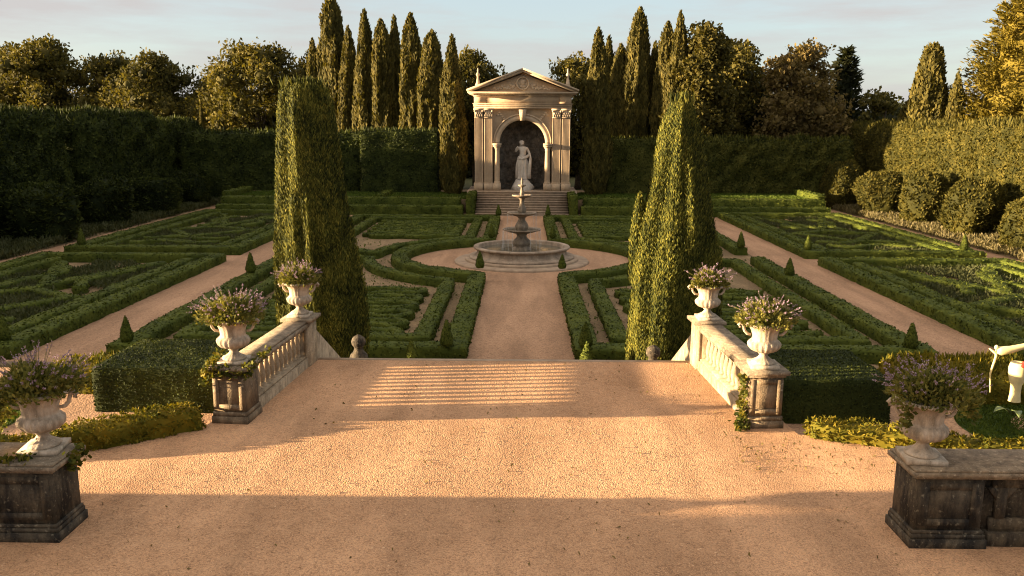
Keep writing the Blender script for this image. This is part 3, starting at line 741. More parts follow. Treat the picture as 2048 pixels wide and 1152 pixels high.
# background cypress row
CP = [(0, .5), (.04, .8), (.15, 1.0), (.45, .95), (.7, .72), (.88, .42), (.96, .2), (1, .02)]
CP2 = [(0, .6), (.06, .9), (.2, 1.0), (.5, .92), (.75, .8), (.9, .55), (.96, .3), (1, .02)]
cyv = []
for k in range(4):
    H = 15.0
    t = thing('cypress', 'slender cypress', 'tree')
    me = cypress_mesh(H, [(a, b*1.1) for a, b in (CP if k % 2 == 0 else CP2)], 16000, .42, .12, 500+10*k, .27, 1.3, .8, 2.6)
    link('crown', me, M['cyp'], t); link('trunk', trunk_mesh(2.0, .16, .14, bend=.03), M['bark'], t)
    cyv.append(t)
cy = [(-19.2, 80, 14.6, .95, 0), (-17.4, 80, 18.6, 1.25, 1), (-15.9, 80, 15.7, 1.0, 0), (-14.4, 80, 17.1, 1.1, 0), (-12.9, 80, 16.3, 1.05, 1), (-11.7, 80, 16.7, .85, 2),
      (-10.2, 80, 16.9, 1.1, 3), (-8.3, 80, 15.4, 1.25, 3), (-6.0, 74.2, 14.4, .98, 0),
      (6.35, 74.2, 15.0, 1.0, 0), (7.8, 80, 15.0, .85, 2), (8.9, 80, 14.3, .95, 3), (10.5, 80, 17.4, 1.15, 1), (12.0, 80, 14.5, .9, 2), (13.1, 80, 16.2, 1.0, 1), (14.2, 80, 17.1, 1.05, 0)]
ny = {0: 91, 1: 90.5, 2: 88.5, 3: 86.5, 4: 85.2, 5: 87.5, 6: 82.5, 7: 80, 10: 88, 11: 85.5, 12: 84, 13: 86, 14: 82, 15: 80.5}
cy = [(x*ny[i]/80, ny[i], 7+(z-7)*ny[i]/80, w_*ny[i]/80, v) if i in ny else (x, y, z, w_, v) for i, (x, y, z, w_, v) in enumerate(cy)]
ctx = ['short cypress just left of the tall ragged one behind the left big cypress', 'tallest ragged dark cypress left of the pavilion, touching the top of the picture', 'slim cypress between the tallest ragged one and the smooth pointed one', 'smooth pointed cypress, fourth from the left in the left row',
       'ragged double topped cypress in the middle of the left row', 'thin dark cypress half hidden behind the middle of the left row', 'golden flanked cypress third from the pavilion on the left', 'broad cypress with a forked top, second from the pavilion on the left', 'cypress standing free on the lawn edge just left of the pavilion',
       'cypress standing free on the lawn edge just right of the pavilion', 'thin cypress half hidden right behind the free standing one right of the pavilion', 'short smooth cypress third from the pavilion on the right', 'tall stepped cypress in the middle of the right row', 'low cypress half hidden behind the stepped one in the right row', 'flat topped slim cypress above the right big cypress', 'sharp pointed cypress at the right end of the right row']
for i, ((x, y, zt, wd, v), tx) in enumerate(zip(cy, ctx)):
    src = cyv[v]
    zb = 1.1 if y < 75 else 0
    first = sum(1 for q in cy[:i] if q[4] == v) == 0
    o = src if first else dup(src, (0, 0, 0))
    o.location = (x, y, zb); o.rotation_euler = (0, 0, i*1.9); o.scale = (wd, wd, (zt-zb)/15.0)
    tag(o, tx, 'tree', 'cypresses in the rows behind the pavilion')
# little cypress tip over the left hedge
o = dup(cyv[0], (-34.6, 93, 0), .6, (.35, .35, .62), 'tiny slim cypress tip showing above the far end of the left hedge wall')

# deciduous trees
def blob_crown(seed, H, Rx, zlo, n_blob, leaf, per, flat=1.0, mult=1.0):
    r_ = np.random.default_rng(seed)
    blobs = []
    for k in range(n_blob):
        th = r_.uniform(0, 6.28); t = r_.random()
        z = zlo+(H-zlo)*t*.92
        env = Rx*math.sqrt(max(0.05, 1-((t-.42)/.62)**2))
        rr = env*math.sqrt(r_.random())*.85
        blobs.append((rr*math.cos(th), rr*math.sin(th), z, r_.uniform(.16, .30)*Rx*mult))
    g = Geo()
    for x, y, z, b in blobs:
        n = int(per*b*b)
        d = nrm(r_.normal(size=(n, 3)))
        rad = b*(.62+.38*r_.random((n, 1))**.5)*(1+.35*pn(d*2.0+np.array([x, y, z]), 1.6, seed % 50)[:, None])
        P = d*rad*np.array([1, 1, .85*flat])+np.array([x, y, z])
        g.add(*leaves(P, d, leaf, leaf*.6, r_, nb=.5, spread=1.1, up=.1, sink=.3))
        gb = Geo(); gb.ball((x, y, z), (b*.42, b*.42, b*.38), 8, 5)
        g.add(np.concatenate(gb.V), np.concatenate(gb.Q))
    limbs = []
    for x, y, z, b in blobs[:9]:
        s0 = H*.25
        limbs.append(([(0, 0, s0*.7), (x*.3, y*.3, s0+(z-s0)*.35), (x*.7, y*.7, s0+(z-s0)*.75), (x, y, z)], [.2, .14, .08, .04]))
    return g.mesh('crown'), trunk_mesh(H*.5, .38, .22, limbs, .15)

def tree(name, label, loc, meshes, m, scale=(1, 1, 1), rz=0, group=None):
    t = thing(name, label, 'tree', loc, rz, group); t.scale = scale
    c = link('crown', meshes[0], None, t); k = link('trunk', meshes[1], None, t)
    if not meshes[0].materials: meshes[0].materials.append(M[m])
    if not meshes[1].materials: meshes[1].materials.append(M['bark'])
    return t
oaks = [blob_crown(900+i, 15, 6.0, 2.6, 72, .38, 120, 1.0, 1.05) for i in range(3)]
TG = 'broad leaved trees behind the hedges'
for i, (x, y, h, wd, v, tx) in enumerate([
    (-57.5, 97, 16.4, 1.0, 0, 'broad olive green tree at the far left edge of the picture'), (-51.5, 93, 16.6, 1.0, 1, 'broad olive green tree second from the left edge, its top catching the sun'),
    (-46.0, 98, 15.6, .85, 2, 'thinner tree whose right side lets the sky through, above the left hedge'), (-40.2, 95, 15.4, .86, 1, 'round topped tree standing alone between two sky gaps on the left'),
    (-34.4, 99, 13.8, .75, 0, 'low tree filling the dip left of the tall rounded tree'), (-29.0, 94, 16.7, 1.02, 2, 'tall rounded sunlit tree left of the big cypress'),
    (-23.6, 99, 16.4, .85, 1, 'leafy tree showing just left of the tallest ragged cypress'), (-12.5, 99, 14.5, .8, 0, 'tree filling the gaps behind the left cypress row'), (-5.2, 96, 15.9, .8, 1, 'rounded tree showing behind the left corner of the pavilion'),
    (-43.6, 103, 13.6, .8, 2, 'low tree filling the first sky gap above the left hedge'), (-36.5, 104, 13.2, .8, 1, 'low tree behind the dip left of the tall rounded tree'), (6.3, 97, 15.6, .82, 2, 'rounded tree showing behind the right corner of the pavilion'), (13.5, 99, 14.8, .8, 0, 'tree filling the gaps behind the right cypress row')]):
    y2 = (112, 107, 106, 101.5, 101, 96, 96)[i] if i < 7 else y
    q = y2/y; tree('broadleaf_tree', tx, (x*q, y2, 0), oaks[v], 'oak', (wd*q, wd*q, (7+(h-7)*q)/15.6), i*1.3, TG)
aut = blob_crown(950, 15, 4.7, 1.5, 80, .36, 150, 1.0, 1.1)
tree('broadleaf_tree', 'russet brown sunlit tree behind the shaggy back hedge', (27.6, 86, 0), aut, 'autumn', (1, 1, 1.02), .3)
dk = blob_crown(960, 15, 4.9, .8, 80, .38, 140, 1.0, 1.1)
tree('broadleaf_tree', 'dark green tree between the ivy clad column tree and the russet tree', (21.9, 92, 0), dk, 'oak', (1, 1, 1.08), 1.0)
dk2 = blob_crown(961, 13, 4.2, .8, 70, .38, 140, 1.0, 1.1)
tree('broadleaf_tree', 'dark low tree right next to the russet tree, on its left side', (25.6, 96, 0), dk2, 'dark', (1, 1, 1.03), 1.0)
bs = blob_crown(970, 10, 3.6, .5, 34, .36, 170)
tree('broadleaf_tree', 'low bushy golden green tree under the dark pointed conifer', (36.8, 90, 0), bs, 'oak', (1.1, 1, 1.08), 0)
tree('broadleaf_tree', 'low bushy tree between the brown tree and the hedge corner', (33.0, 93, 0), blob_crown(971, 9, 3.0, .5, 26, .36, 170), 'oak', (1, 1, 1), 2.0)
# ivy clad column tree
iv = blob_crown(980, 17, 3.0, .5, 130, .36, 230, 1.1, 1.45)
tree('ivy_clad_tree', 'tall lumpy ivy clad tree right of the right cypress row', (16.5, 80.5, 0), iv, 'cyp', (1, 1, 1.0), 0)

# conifers
def conifer(seed, H, Rb, leaf, lw, nb, droop=.25, per=46):
    r_ = np.random.default_rng(seed); g = Geo()
    for k in range(nb):
        t = (k+r_.random())/nb
        z = H*(.06+.93*t); Ln = Rb*(1-t)**.8*r_.uniform(.75, 1.15)+.25
        th = k*2.4+r_.uniform(-.4, .4)
        m_ = int(per*(.35+Ln/Rb))
        u = r_.random((m_, 1))**.6
        dirv = np.array([math.cos(th), math.sin(th), 0])
        P = np.array([0, 0, z])+dirv*u*Ln+np.array([0, 0, 1])*(.35*u**2-droop*u)*Ln+r_.normal(size=(m_, 3))*np.array([.22, .22, .16])*(.4+Ln*.16)
        g.add(*leaves(P, np.tile(dirv, (m_, 1)), leaf, lw, r_, nb=.9, spread=.9, up=.35, sink=.2))
    g.lathe([(Rb*.5, H*.05), (Rb*.48, H*.2), (Rb*.32, H*.55), (Rb*.12, H*.85), (.01, H*.97)], 12)
    return g.mesh('crown'), trunk_mesh(H*.6, .3, .12)
tree('conifer', 'dark spiky conifer with a pointed top behind the right corner', (35.2, 96, 0), conifer(21, 15.6, 4.2, .75, .2, 150, .2), 'dark', (1, 1, 1), 0)
me = cypress_mesh(14.0, [(0, 2.6), (.1, 2.9), (.35, 2.5), (.6, 1.75), (.8, 1.05), (.95, .75), (1, .3)], 17000, .5, .16, 620, .16, .9, .85, 2)
tree('conifer', 'shaggy grey green cone shaped conifer above the right hedge wall', (35.2, 76, 0), (me, trunk_mesh(4, .3)), 'cyp')
me = cypress_mesh(11.6, [(0, .9), (.1, 1.05), (.5, .85), (.85, .4), (1, .02)], 7000, .45, .14, 640, .18, 1.2, .85, 2)
tree('conifer', 'narrow conifer tucked against the right side of the shaggy cone shaped one', (36.4, 73.5, 0), (me, trunk_mesh(4, .2)), 'cyp')
tree('conifer', 'huge golden sunlit conifer at the right, rising out of the picture', (41.8, 74, 0), conifer(25, 19.5, 7.6, .42, .11, 480, .15, 130), 'gold', (1, 1, 1), 0)
me = cypress_mesh(18.5, [(0, 2.8), (.1, 3.2), (.4, 2.8), (.7, 1.9), (.9, .9), (1, .05)], 22000, .5, .16, 660, .2, .8, .85, 2)
tree('conifer', 'brownish conifer at the right picture edge in front of the golden one', (42.4, 67, 0), (me, trunk_mesh(4, .3)), 'laurel')

# far wood that closes the gaps behind the trees
g = Geo()
for k in range(150):
    x = -95+190*k/149+rng.uniform(-.8, .8); zc = rng.uniform(2.5, 9.5); b = rng.uniform(2.4, 3.6); y = 116+rng.uniform(0, 8)
    n = int(b*b*16); d = nrm(rng.normal(size=(n, 3)))
    g.add(*leaves(d*b*rng.uniform(.75, 1.1, (n, 1))+np.array([x, y, zc]), d, .8, .5, rng, nb=.5, spread=1.0))
    gb = Geo(); gb.ball((x, y, zc), b*.8, 9, 6); g.add(np.concatenate(gb.V), np.concatenate(gb.Q))
    gb = Geo(); gb.ball((x, y+3, 2), b*.9, 8, 5); g.add(np.concatenate(gb.V), np.concatenate(gb.Q))
tag(g.obj('far_wood', M['dark']), 'dark distant woodland closing the view behind the garden trees', 'woodland', kind='stuff')

# evergreen beside the villa, left of the viewer: it throws the shade over the near gravel
me = cypress_mesh(11.5, [(0, 1.6), (.1, 2.6), (.3, 3.0), (.5, 3.1), (.75, 2.7), (.9, 1.7), (1, .05)], 16000, .4, .2, 991, .26, .3, .8, 1.0)
tree('broadleaf_tree', 'dense evergreen standing left of the viewpoint and shading the near gravel', (-18.0, 4.75, 1.6), (me, trunk_mesh(4, .3)), 'yew')
slab('villa_forecourt', rect(-30, 30, -40, -14.01), -.5, 2.49, M['terrace'])

# ------------------------------------------------------------------ pavilion
PZ = 1.62; PY = 72.0
g = Geo()
nst = 10
for k in range(nst):
    g.box(-3.7, 3.7, 67.2+.43*k, 71.9, -.2 if k == 0 else PZ*k/nst+.001, PZ*(k+1)/nst)
    g.box(-3.72, 3.72, 67.17+.43*k, 67.26+.43*k, PZ*(k+1)/nst-.045, PZ*(k+1)/nst+.003)
tag(g.obj('pavilion_steps', M['step']), 'flight of ten wide stone steps climbing to the pavilion', 'steps')
slab('pavilion_platform', rect(-4.6, 4.6, 71.55, 77.0), -.2, PZ+.02, M['step'])

pv = thing('garden_pavilion', 'pale stone garden pavilion with arched niche and pediment at the end of the axis', 'pavilion', (0, PY, PZ))
def P_(name, g, m='pav', smooth=False, parent=pv): return g.obj(name, M[m], parent, smooth)
H1 = 6.8        # top of capitals above the platform
# body
g = Geo()
g.box(-3.85, -2.45, .3, 3.4, 0, H1); g.box(2.45, 3.85, .3, 3.4, 0, H1)
g.box(-2.46, 2.46, 2.9, 3.38, 0, H1-.01)
# front wall above the arch
RA = 1.93; ZS = 3.95
n = 28
A = np.array([(RA*math.cos(t), ZS+RA*math.sin(t)) for t in np.linspace(math.pi, 0, n+1)])
V = []; Q = []
for yy in (.32, .75):
    for (x, z) in A: V.append((x, yy, z))
    for (x, z) in A: V.append((-2.45+4.9*(x+RA)/(2*RA), yy, H1-.012))
m_ = n+1
for k in range(n):
    Q.append((k, k+1, m_+k+1, m_+k)); Q.append((2*m_+k+1, 2*m_+k, 3*m_+k, 3*m_+k+1)); Q.append((k+1, k, 2*m_+k, 2*m_+k+1))
V += [(-2.45, .32, ZS), (2.45, .32, ZS)]
a, b = len(V)-2, len(V)-1
g.add(V, Q, [(a, 0, m_), (n, b, m_+n)])
P_('wall', g)
# niche rock
g = Geo()
def nf(u, v):
    t = math.pi*u
    x = -2.25*np.cos(t); y = .8+1.95*np.sin(t); z = v*6.2
    P = np.stack([x, y, z], 1)
    d = .16*pn(P, 1.3, 90)+.09*pn(P, .5, 91)+.05*pn(P, .25, 92)
    P[:, 0] += d*np.cos(t); P[:, 1] -= np.abs(d)
    return P
g.grid(nf, 60, 70)
g.box(-2.4, 2.4, .8, 2.88, 6.15, 6.5)
P_('niche_wall', g, 'niche')
# archivolt, two fillets
for r0, r1, y0 in ((RA-.01, RA+.42, .2), (RA+.415, RA+.52, .13)):
    g = Geo()
    tt = np.linspace(0, math.pi, 41)
    prof = [(r0, .74), (r0, y0), (r1, y0), (r1, .4)]
    V = [(r*math.cos(t), y, ZS+r*math.sin(t)) for t in tt for r, y in prof]
    Q = [(4*k+j, 4*k+j+1, 4*k+5+j, 4*k+4+j) for k in range(40) for j in range(3)]
    Q += [(3, 2, 1, 0), (160, 161, 162, 163)]
    g.add(V, Q); P_('archivolt', g, 'relief')
g = Geo(); g.prism([(-.2, ZS+RA-.05), (.2, ZS+RA-.05), (.33, H1-.02), (-.33, H1-.02)], 'y', -.02, .5); g.ball((0, -.03, ZS+RA+.45), (.16, .1, .24)); 
P_('keystone', g, 'relief')
# spandrel relief
for sx in (-1, 1):
    g = Geo()
    for k in range(6): g.ball((sx*(2.05-.13*k), .3, H1-.35-.16*abs(k-1)), (.13, .06, .1))
    P_('spandrel_relief', g, 'relief', True)
# pilasters, fluted
def pilaster(x0, x1):
    nfl = 6; y0 = .05; wdt = x1-x0; m0 = .06
    pts = [(x0, .31), (x0, y0)]
    for k in range(nfl):
        a = x0+m0+(wdt-2*m0)*(k+.12)/nfl; b = x0+m0+(wdt-2*m0)*(k+.88)/nfl
        pts += [(a, y0), (a+(b-a)*.2, y0+.045), (a+(b-a)*.8, y0+.045), (b, y0)]
    pts += [(x1, y0), (x1, .31)]
    n = len(pts)
    g = Geo()
    V = [(x, y, .72) for x, y in pts]+[(x, y, H1-.74) for x, y in pts]
    g.add(V, [(i, i+1, n+i+1, n+i) for i in range(n-1)])
    p = P_('pilaster', g)
    g = Geo(); g.box(x0-.09, x1+.09, -.1, .31, 0, .62); g.box(x0-.06, x1+.06, -.05, .31, .621, .67); g.box(x0-.03, x1+.03, -.01, .31, .671, .719)
    P_('pilaster_base', g, 'pav', False, p)
    # capital: bell with two rows of leaves, volutes, abacus
    g = Geo(); zc = H1-.74; xm = (x0+x1)/2; hw = wdt/2
    g.add([(x0+.02, .02, zc+.06), (x1-.02, .02, zc+.06), (x1+.03, -.06, H1-.13), (x0-.03, -.06, H1-.13), (x0+.02, .31, zc+.06), (x1-.02, .31, zc+.06), (x1+.03, .31, H1-.13), (x0-.03, .31, H1-.13)],
          [(0, 1, 2, 3), (4, 0, 3, 7), (1, 5, 6, 2)])
    g.box(x0-.03, x1+.03, -.02, .309, zc, zc+.06); g.box(x0-.1, x1+.1, -.13, .309, H1-.13, H1-.002)
    for row, zz in ((0, zc+.18), (1, zc+.38)):
        for k in range(4-row):
            cx = x0+wdt*(k+.5+.5*row)/4
            g.ball((cx, -.02-.03*row, zz), (.085, .06, .13), 8, 6)
    for sx in (-1, 1): g.ball((xm+sx*hw*.95, -.09, H1-.22), (.09, .08, .1), 8, 6)
    P_('capital', g, 'relief', False, p)
for a, b in ((-3.98, -3.3), (-3.18, -2.5), (2.5, 3.18), (3.3, 3.98)): pilaster(a, b)
# columns carrying the arch
for sx in (-1, 1):
    g = Geo(); x = sx*2.12
    g.lathe([(.23, .78), (.235, 1.4), (.225, 2.3), (.20, 3.3), (.20, 3.36)], 20, (x, .22, 0))
    c = P_('column', g, 'pav', True)
    g = Geo(); g.box(x-.33, x+.33, -.12, .56, 0, .62); g.lathe([(.3, .62), (.31, .66), (.27, .72), (.26, .78), (.2, .79)], 20, (x, .22, 0)); P_('column_base', g, 'pav', False, c)
    g = Geo(); g.lathe([(.2, 3.34), (.22, 3.38), (.21, 3.45), (.27, 3.6), (.30, 3.66)], 20, (x, .22, 0)); g.box(x-.34, x+.34, -.13, .58, 3.66, 3.8); g.box(x-.37, x+.37, -.16, .6, 3.801, ZS-.003); P_('column_capital', g, 'relief', False, c)
# entablature
g = Geo(); g.box(-4.05, 4.05, -.08, 3.45, H1, H1+.16); g.box(-4.08, 4.08, -.12, 3.46, H1+.161, H1+.36); g.box(-4.14, 4.14, -.18, 3.47, H1+.361, H1+.42)
P_('architrave', g)
g = Geo(); g.box(-4.0, 4.0, -.05, 3.44, H1+.421, H1+1.0)
for x0, x1 in ((-4.03, -3.05), (3.05, 4.03)): g.box(x0, x1, -.1, .5, H1+.425, H1+.995)
P_('frieze', g)
g = Geo(); z = H1+1.0
g.box(-4.12, 4.12, -.16, 3.5, z, z+.08)
for k in range(40): g.box(-4.1+.2075*k, -4.1+.2075*k+.11, -.24, -.158, z+.081, z+.16)
g.box(-4.13, 4.13, -.157, 3.52, z+.081, z+.161); g.box(-4.45, 4.45, -.5, 3.75, z+.162, z+.25); g.box(-4.55, 4.55, -.6, 3.85, z+.251, z+.33)
P_('cornice', g, 'relief')
z = H1+1.33
PH = 1.62
g = Geo(); g.prism([(-4.1, z), (4.1, z), (0, z+PH-.15)], 'y', .02, 3.3); P_('tympanum', g)
# raking cornices with the roof slopes behind
for sx in (-1, 1):
    g = Geo()
    for a, y0, y1, t0, t1 in ((0, -.62, 3.86, .16, .30), (1, -.5, 3.8, .0, .159)):
        pts = [(sx*4.62, z+t0-.1*(1-a)), (0, z+PH+t0), (0, z+PH+t1), (sx*4.62, z+t1-.1*(1-a))]
        if a == 1: pts = [(sx*4.3, z), (0, z+PH-.02), (0, z+PH+t1), (sx*4.5, z+t1-.1)]
        g.prism(pts, 'y', y0, y1)
    P_('raking_cornice', g, 'relief')
# tympanum relief: medallion and scrolls
g = Geo(); cz = z+.72
for r0, r1, yy in ((.44, .56, -.1),):
    tt = np.linspace(0, 2*math.pi, 33)
    V = []
    for t in tt: V += [(r0*math.cos(t), .03, cz+r0*math.sin(t)), (r0*math.cos(t), yy, cz+r0*math.sin(t)), (r1*math.cos(t), yy, cz+r1*math.sin(t)), (r1*math.cos(t), .03, cz+r1*math.sin(t))]
    g.add(V, [(4*k+j, 4*k+j+1, 4*k+5+j, 4*k+4+j) for k in range(32) for j in range(3)])
g.ball((0, .02, cz+.02), (.2, .14, .26)); g.ball((0, .02, cz-.26), (.3, .1, .14)); g.ball((.1, -.02, cz+.16), (.16, .1, .12))
P_('medallion', g, 'relief', True)
for sx in (-1, 1):
    g = Geo()
    for k in range(9):
        g.ball((sx*(.75+.24*k), .02, z+.5-.035*k+.12*math.sin(k*1.9)), (.17-.008*k, .07, .15-.012*k), 8, 6)
        if k < 7: g.ball((sx*(.85+.24*k), .0, z+.28+.05*math.cos(k*2)), (.12, .06, .08), 8, 6)
    P_('pediment_scroll', g, 'relief', True)
# corner finials
for sx in (-1, 1):
    g = Geo(); g.box(sx*3.78-.2, sx*3.78+.2, 1.3, 1.7, z+.2, z+.62)
    g.lathe([(.2, .62), (.22, .66), (.16, .8), (.1, 1.15), (.08, 1.3), (.15, 1.42), (.165, 1.5), (.1, 1.62), (.05, 1.7), (.08, 1.8), (.05, 1.95), (.005, 2.05)], 14, (sx*3.78, 1.5, z))
    P_('roof_finial', g, 'relief')

# statue in the niche
st = thing('statue', 'white marble draped figure standing on a rocky plinth inside the arched niche', 'statue', (0, PY+.95, PZ+.02)); st.scale = (1.12, 1.05, 1.0)
g = Geo(); pl = [(.82, 0), (.84, .25), (.76, .45), (.62, .62), (.5, .82), (.45, .93), (.01, .95)]
g.lathe(pl, 22, (0, 0, 0), lambda t, z, r: 1+.1*np.sin(3*t+z*4)+.06*np.sin(7*t+z*9)); g.obj('plinth', M['statue'], st)
def skin_fig(name, joints, edges, parent, m, z=0, sub=2):
    me = bpy.data.meshes.new(name)
    me.from_pydata([j[:3] for j in joints], edges, [])
    o = link(name, me, m, parent); o.location = (0, 0, z)
    sk = o.modifiers.new('skin', 'SKIN'); sk.use_smooth_shade = True
    for i, j in enumerate(joints):
        r = j[3]; me.skin_vertices[0].data[i].radius = (r if not isinstance(r, tuple) else r[0], r if not isinstance(r, tuple) else r[1])
    me.skin_vertices[0].data[0].use_root = True
    s = o.modifiers.new('sub', 'SUBSURF'); s.levels = sub; s.render_levels = sub
    return o
F = 1.72   # over life size
J = [(0, 0, .98, .17), (.02, 0, 1.18, .145), (.03, .0, 1.38, .165), (.02, 0, 1.52, .12), (0, -.01, 1.60, .062), (-.02, -.03, 1.70, .092), (-.03, -.04, 1.80, .09),
     (.2, .0, 1.49, .075), (.31, -.02, 1.27, .055), (.36, -.14, 1.06, .044), (.37, -.2, .97, .04),
     (-.17, 0, 1.50, .075), (-.31, -.03, 1.33, .055), (-.25, -.16, 1.50, .044), (-.18, -.2, 1.60, .038),
     (.1, 0, .88, .12), (.11, -.03, .50, .085), (.12, 0, .1, .055), (.13, -.12, .04, .045),
     (-.1, -.02, .88, .12), (-.13, -.14, .52, .085), (-.12, -.04, .1, .055), (-.13, -.16, .04, .045)]
J = [(x*F, y*F, zz*F, r*F) for x, y, zz, r in J]
Ed = [(0, 1), (1, 2), (2, 3), (3, 4), (4, 5), (5, 6), (3, 7), (7, 8), (8, 9), (9, 10), (3, 11), (11, 12), (12, 13), (13, 14), (0, 15), (15, 16), (16, 17), (17, 18), (0, 19), (19, 20), (20, 21), (21, 22)]
bd = skin_fig('body', J, Ed, st, M['statue'], .93)
g = Geo(); g.ball((-.03*F, -.0*F, 1.79*F+.93), (.115*F, .12*F, .1*F)); g.ball((-.02*F, .1*F, 1.72*F+.93), (.07*F, .07*F, .07*F)); g.obj('hair', M['statue'], st, True)
g = Geo(); zz = np.linspace(.02, 1.13, 22)
def dr(t, z, r): return 1+.09*np.sin(9*t+z*2.1+1.3*np.sin(z*1.7))+.05*np.sin(17*t-z*3)
g.lathe([(F*float(np.interp(q, [0, .1, .5, .85, 1.0, 1.13], [.27, .25, .235, .225, .20, .17])), F*q+.93) for q in zz], 72, (0, -.03*F, 0), dr)
g.tube([(-.2*F, -.15*F, 1.02*F+.93), (0, -.22*F, .98*F+.93), (.2*F, -.16*F, 1.1*F+.93), (.3*F, 0, 1.2*F+.93)], [.05*F, .07*F, .07*F, .05*F])
g.tube([(.36*F, -.15*F, 1.02*F+.93), (.33*F, -.13*F, .7*F+.93), (.30*F, -.1*F, .3*F+.93), (.3*F, -.1*F, .02*F+.93)], [.05*F, .075*F, .085*F, .10*F], 10)
g.tube([(-.18*F, -.12*F, 1.0*F+.93), (-.25*F, -.1*F, .6*F+.93), (-.22*F, -.1*F, .05*F+.93)], [.04*F, .05*F, .08*F], 9)
g.obj('drapery', M['statue'], st, True)

# ------------------------------------------------------------------ fountain
ft = thing('fountain', 'three tiered stone fountain with round basin in the gravel circle', 'fountain', (0, 44.1, 0))
g = Geo(); g.lathe([(3.5, -.05), (3.52, .06), (3.46, .13), (3.0, .135), (2.95, .14), (2.97, .2), (2.92, .26), (2.4, .27)], 72); g.obj('base_step', M['step'], ft, True)
g = Geo(); g.lathe([(2.72, .25), (2.76, .3), (2.7, .38), (2.48, .42), (2.36, .5), (2.32, .66), (2.36, .72), (2.5, .75), (2.53, .80), (2.5, .855), (2.38, .87), (2.26, .855), (2.22, .8), (2.2, .45), (.2, .44)], 80, mod=lambda t, z, r: 1+.004*np.sin(t*23+z*40)); g.obj('basin', M['fount'], ft, True)
g = Geo(); g.lathe([(2.215, .66), (1.2, .662), (.01, .663)], 48); g.obj('water', M['water'], ft, True)
gad = lambda k, a: (lambda t, z, r: 1+a*np.abs(np.sin(k*t)))
g = Geo(); g.lathe([(.46, .45), (.48, .72), (.40, .76), (.34, .8), (.42, .9), (.46, 1.0), (.41, 1.14), (.28, 1.26), (.23, 1.38), (.27, 1.44), (.24, 1.5), (.3, 1.56)], 32, mod=gad(6, .08)); g.obj('stem', M['fountdark'], ft, True)
def bowl(r, z, h):
    g = Geo(); g.lathe([(.16, z-h), (.3*r, z-h*.95), (.62*r, z-h*.62), (.9*r, z-h*.28), (.985*r, z-.06), (1.0*r, z-.02), (.99*r, z+.01), (.93*r, z), (.88*r, z-.05), (.4*r, z-.09), (.05, z-.1)], 44, mod=lambda t, zz, rr: 1+(.02*np.sin(t*18) if rr > .5*r else 0))
    return g
g = bowl(1.0, 1.74, .27); b1 = g.obj('bowl', M['fount'], ft, True)
g = Geo(); g.lathe([(.9, 1.695), (.01, 1.697)], 32); g.obj('water', M['water'], b1)
g = Geo(); g.lathe([(.26, 1.64), (.31, 1.78), (.34, 1.88), (.28, 2.02), (.19, 2.16), (.16, 2.28), (.2, 2.34), (.22, 2.42)], 28, mod=gad(5, .08)); g.obj('stem', M['fountdark'], ft, True)
g = bowl(.76, 2.6, .24); b2 = g.obj('bowl', M['fount'], ft, True)
g = Geo(); g.lathe([(.68, 2.555), (.01, 2.557)], 32); g.obj('water', M['water'], b2)
g = Geo(); g.lathe([(.17, 2.5), (.22, 2.66), (.235, 2.78), (.16, 2.9), (.115, 3.1), (.11, 3.22), (.14, 3.29), (.16, 3.38)], 24); g.obj('stem', M['fountdark'], ft, True)
g = bowl(.52, 3.5, .19); b3 = g.obj('bowl', M['fountdark'], ft, True)
g = Geo(); g.lathe([(.1, 3.42), (.12, 3.56), (.09, 3.7), (.06, 3.86), (.07, 3.9), (.2, 3.97), (.215, 4.02), (.18, 4.03), (.06, 4.02), (.07, 4.12), (.065, 4.25), (.03, 4.36), (.005, 4.42)], 22); g.obj('finial', M['fountdark'], ft, True)
def stream(g, th, r, z0, z1, rad):
    z = np.linspace(z0, z1, 9); rr = r+.06*np.sqrt(np.linspace(0, 1, 9))
    g.tube(np.stack([rr*math.cos(th), rr*math.sin(th), z], 1)+np.random.default_rng(int(abs(th*99))).normal(size=(9, 3))*.006, np.linspace(rad, rad*.55, 9), 5)
for par, r, z0, z1, grp in ((b1, .97, 1.72, .66, ((2.6, 4.2, 9), (-1.1, .4, 6), (1.2, 2.4, 5))), (b2, .73, 2.58, 1.7, ((2.9, 4.0, 4), (-.6, .4, 3)))):
    for a, b, n in grp:
        g = Geo()
        for th in np.linspace(a, b, n): stream(g, th+rng.uniform(-.05, .05), r, z0, z1, rng.uniform(.006, .016))
        g.obj('falling_water', M['spray'], par)

# ------------------------------------------------------------------ balustrades, piers, walls
def baluster_mesh():
    g = Geo(); prof = [(.07, .0), (.07, .03), (.05, .045), (.055, .07), (.066, .12), (.072, .17), (.062, .26), (.045, .34), (.04, .38), (.055, .40), (.04, .42), (.05, .46), (.062, .48), (.062, .52)]
    g.lathe(prof, 14); me = g.mesh('baluster', True); me.materials.append(M['bal']); return me
bm_ = baluster_mesh()
BY0, BY1 = 12.95, 15.55
def pier(g, x, y0, y1, z0, z1, hw):
    g.box(x-hw-.035, x+hw+.035, y0-.035, y1+.035, z0, z0+.13); g.box(x-hw-.018, x+hw+.018, y0-.018, y1+.018, z0+.131, z0+.2)
    g.box(x-hw, x+hw, y0, y1, z0+.201, z1-.1)
    # raised frame on the front and the two sides leaves a sunk panel
    for (a, b, c, d) in ((x-hw+.003, x-hw+.09, z0+.24, z1-.14), (x+hw-.09, x+hw-.003, z0+.24, z1-.14), (x-hw+.091, x+hw-.091, z0+.24, z0+.32), (x-hw+.091, x+hw-.091, z1-.21, z1-.14)):
        g.box(a, b, y0-.022, y0+.01, c, d)
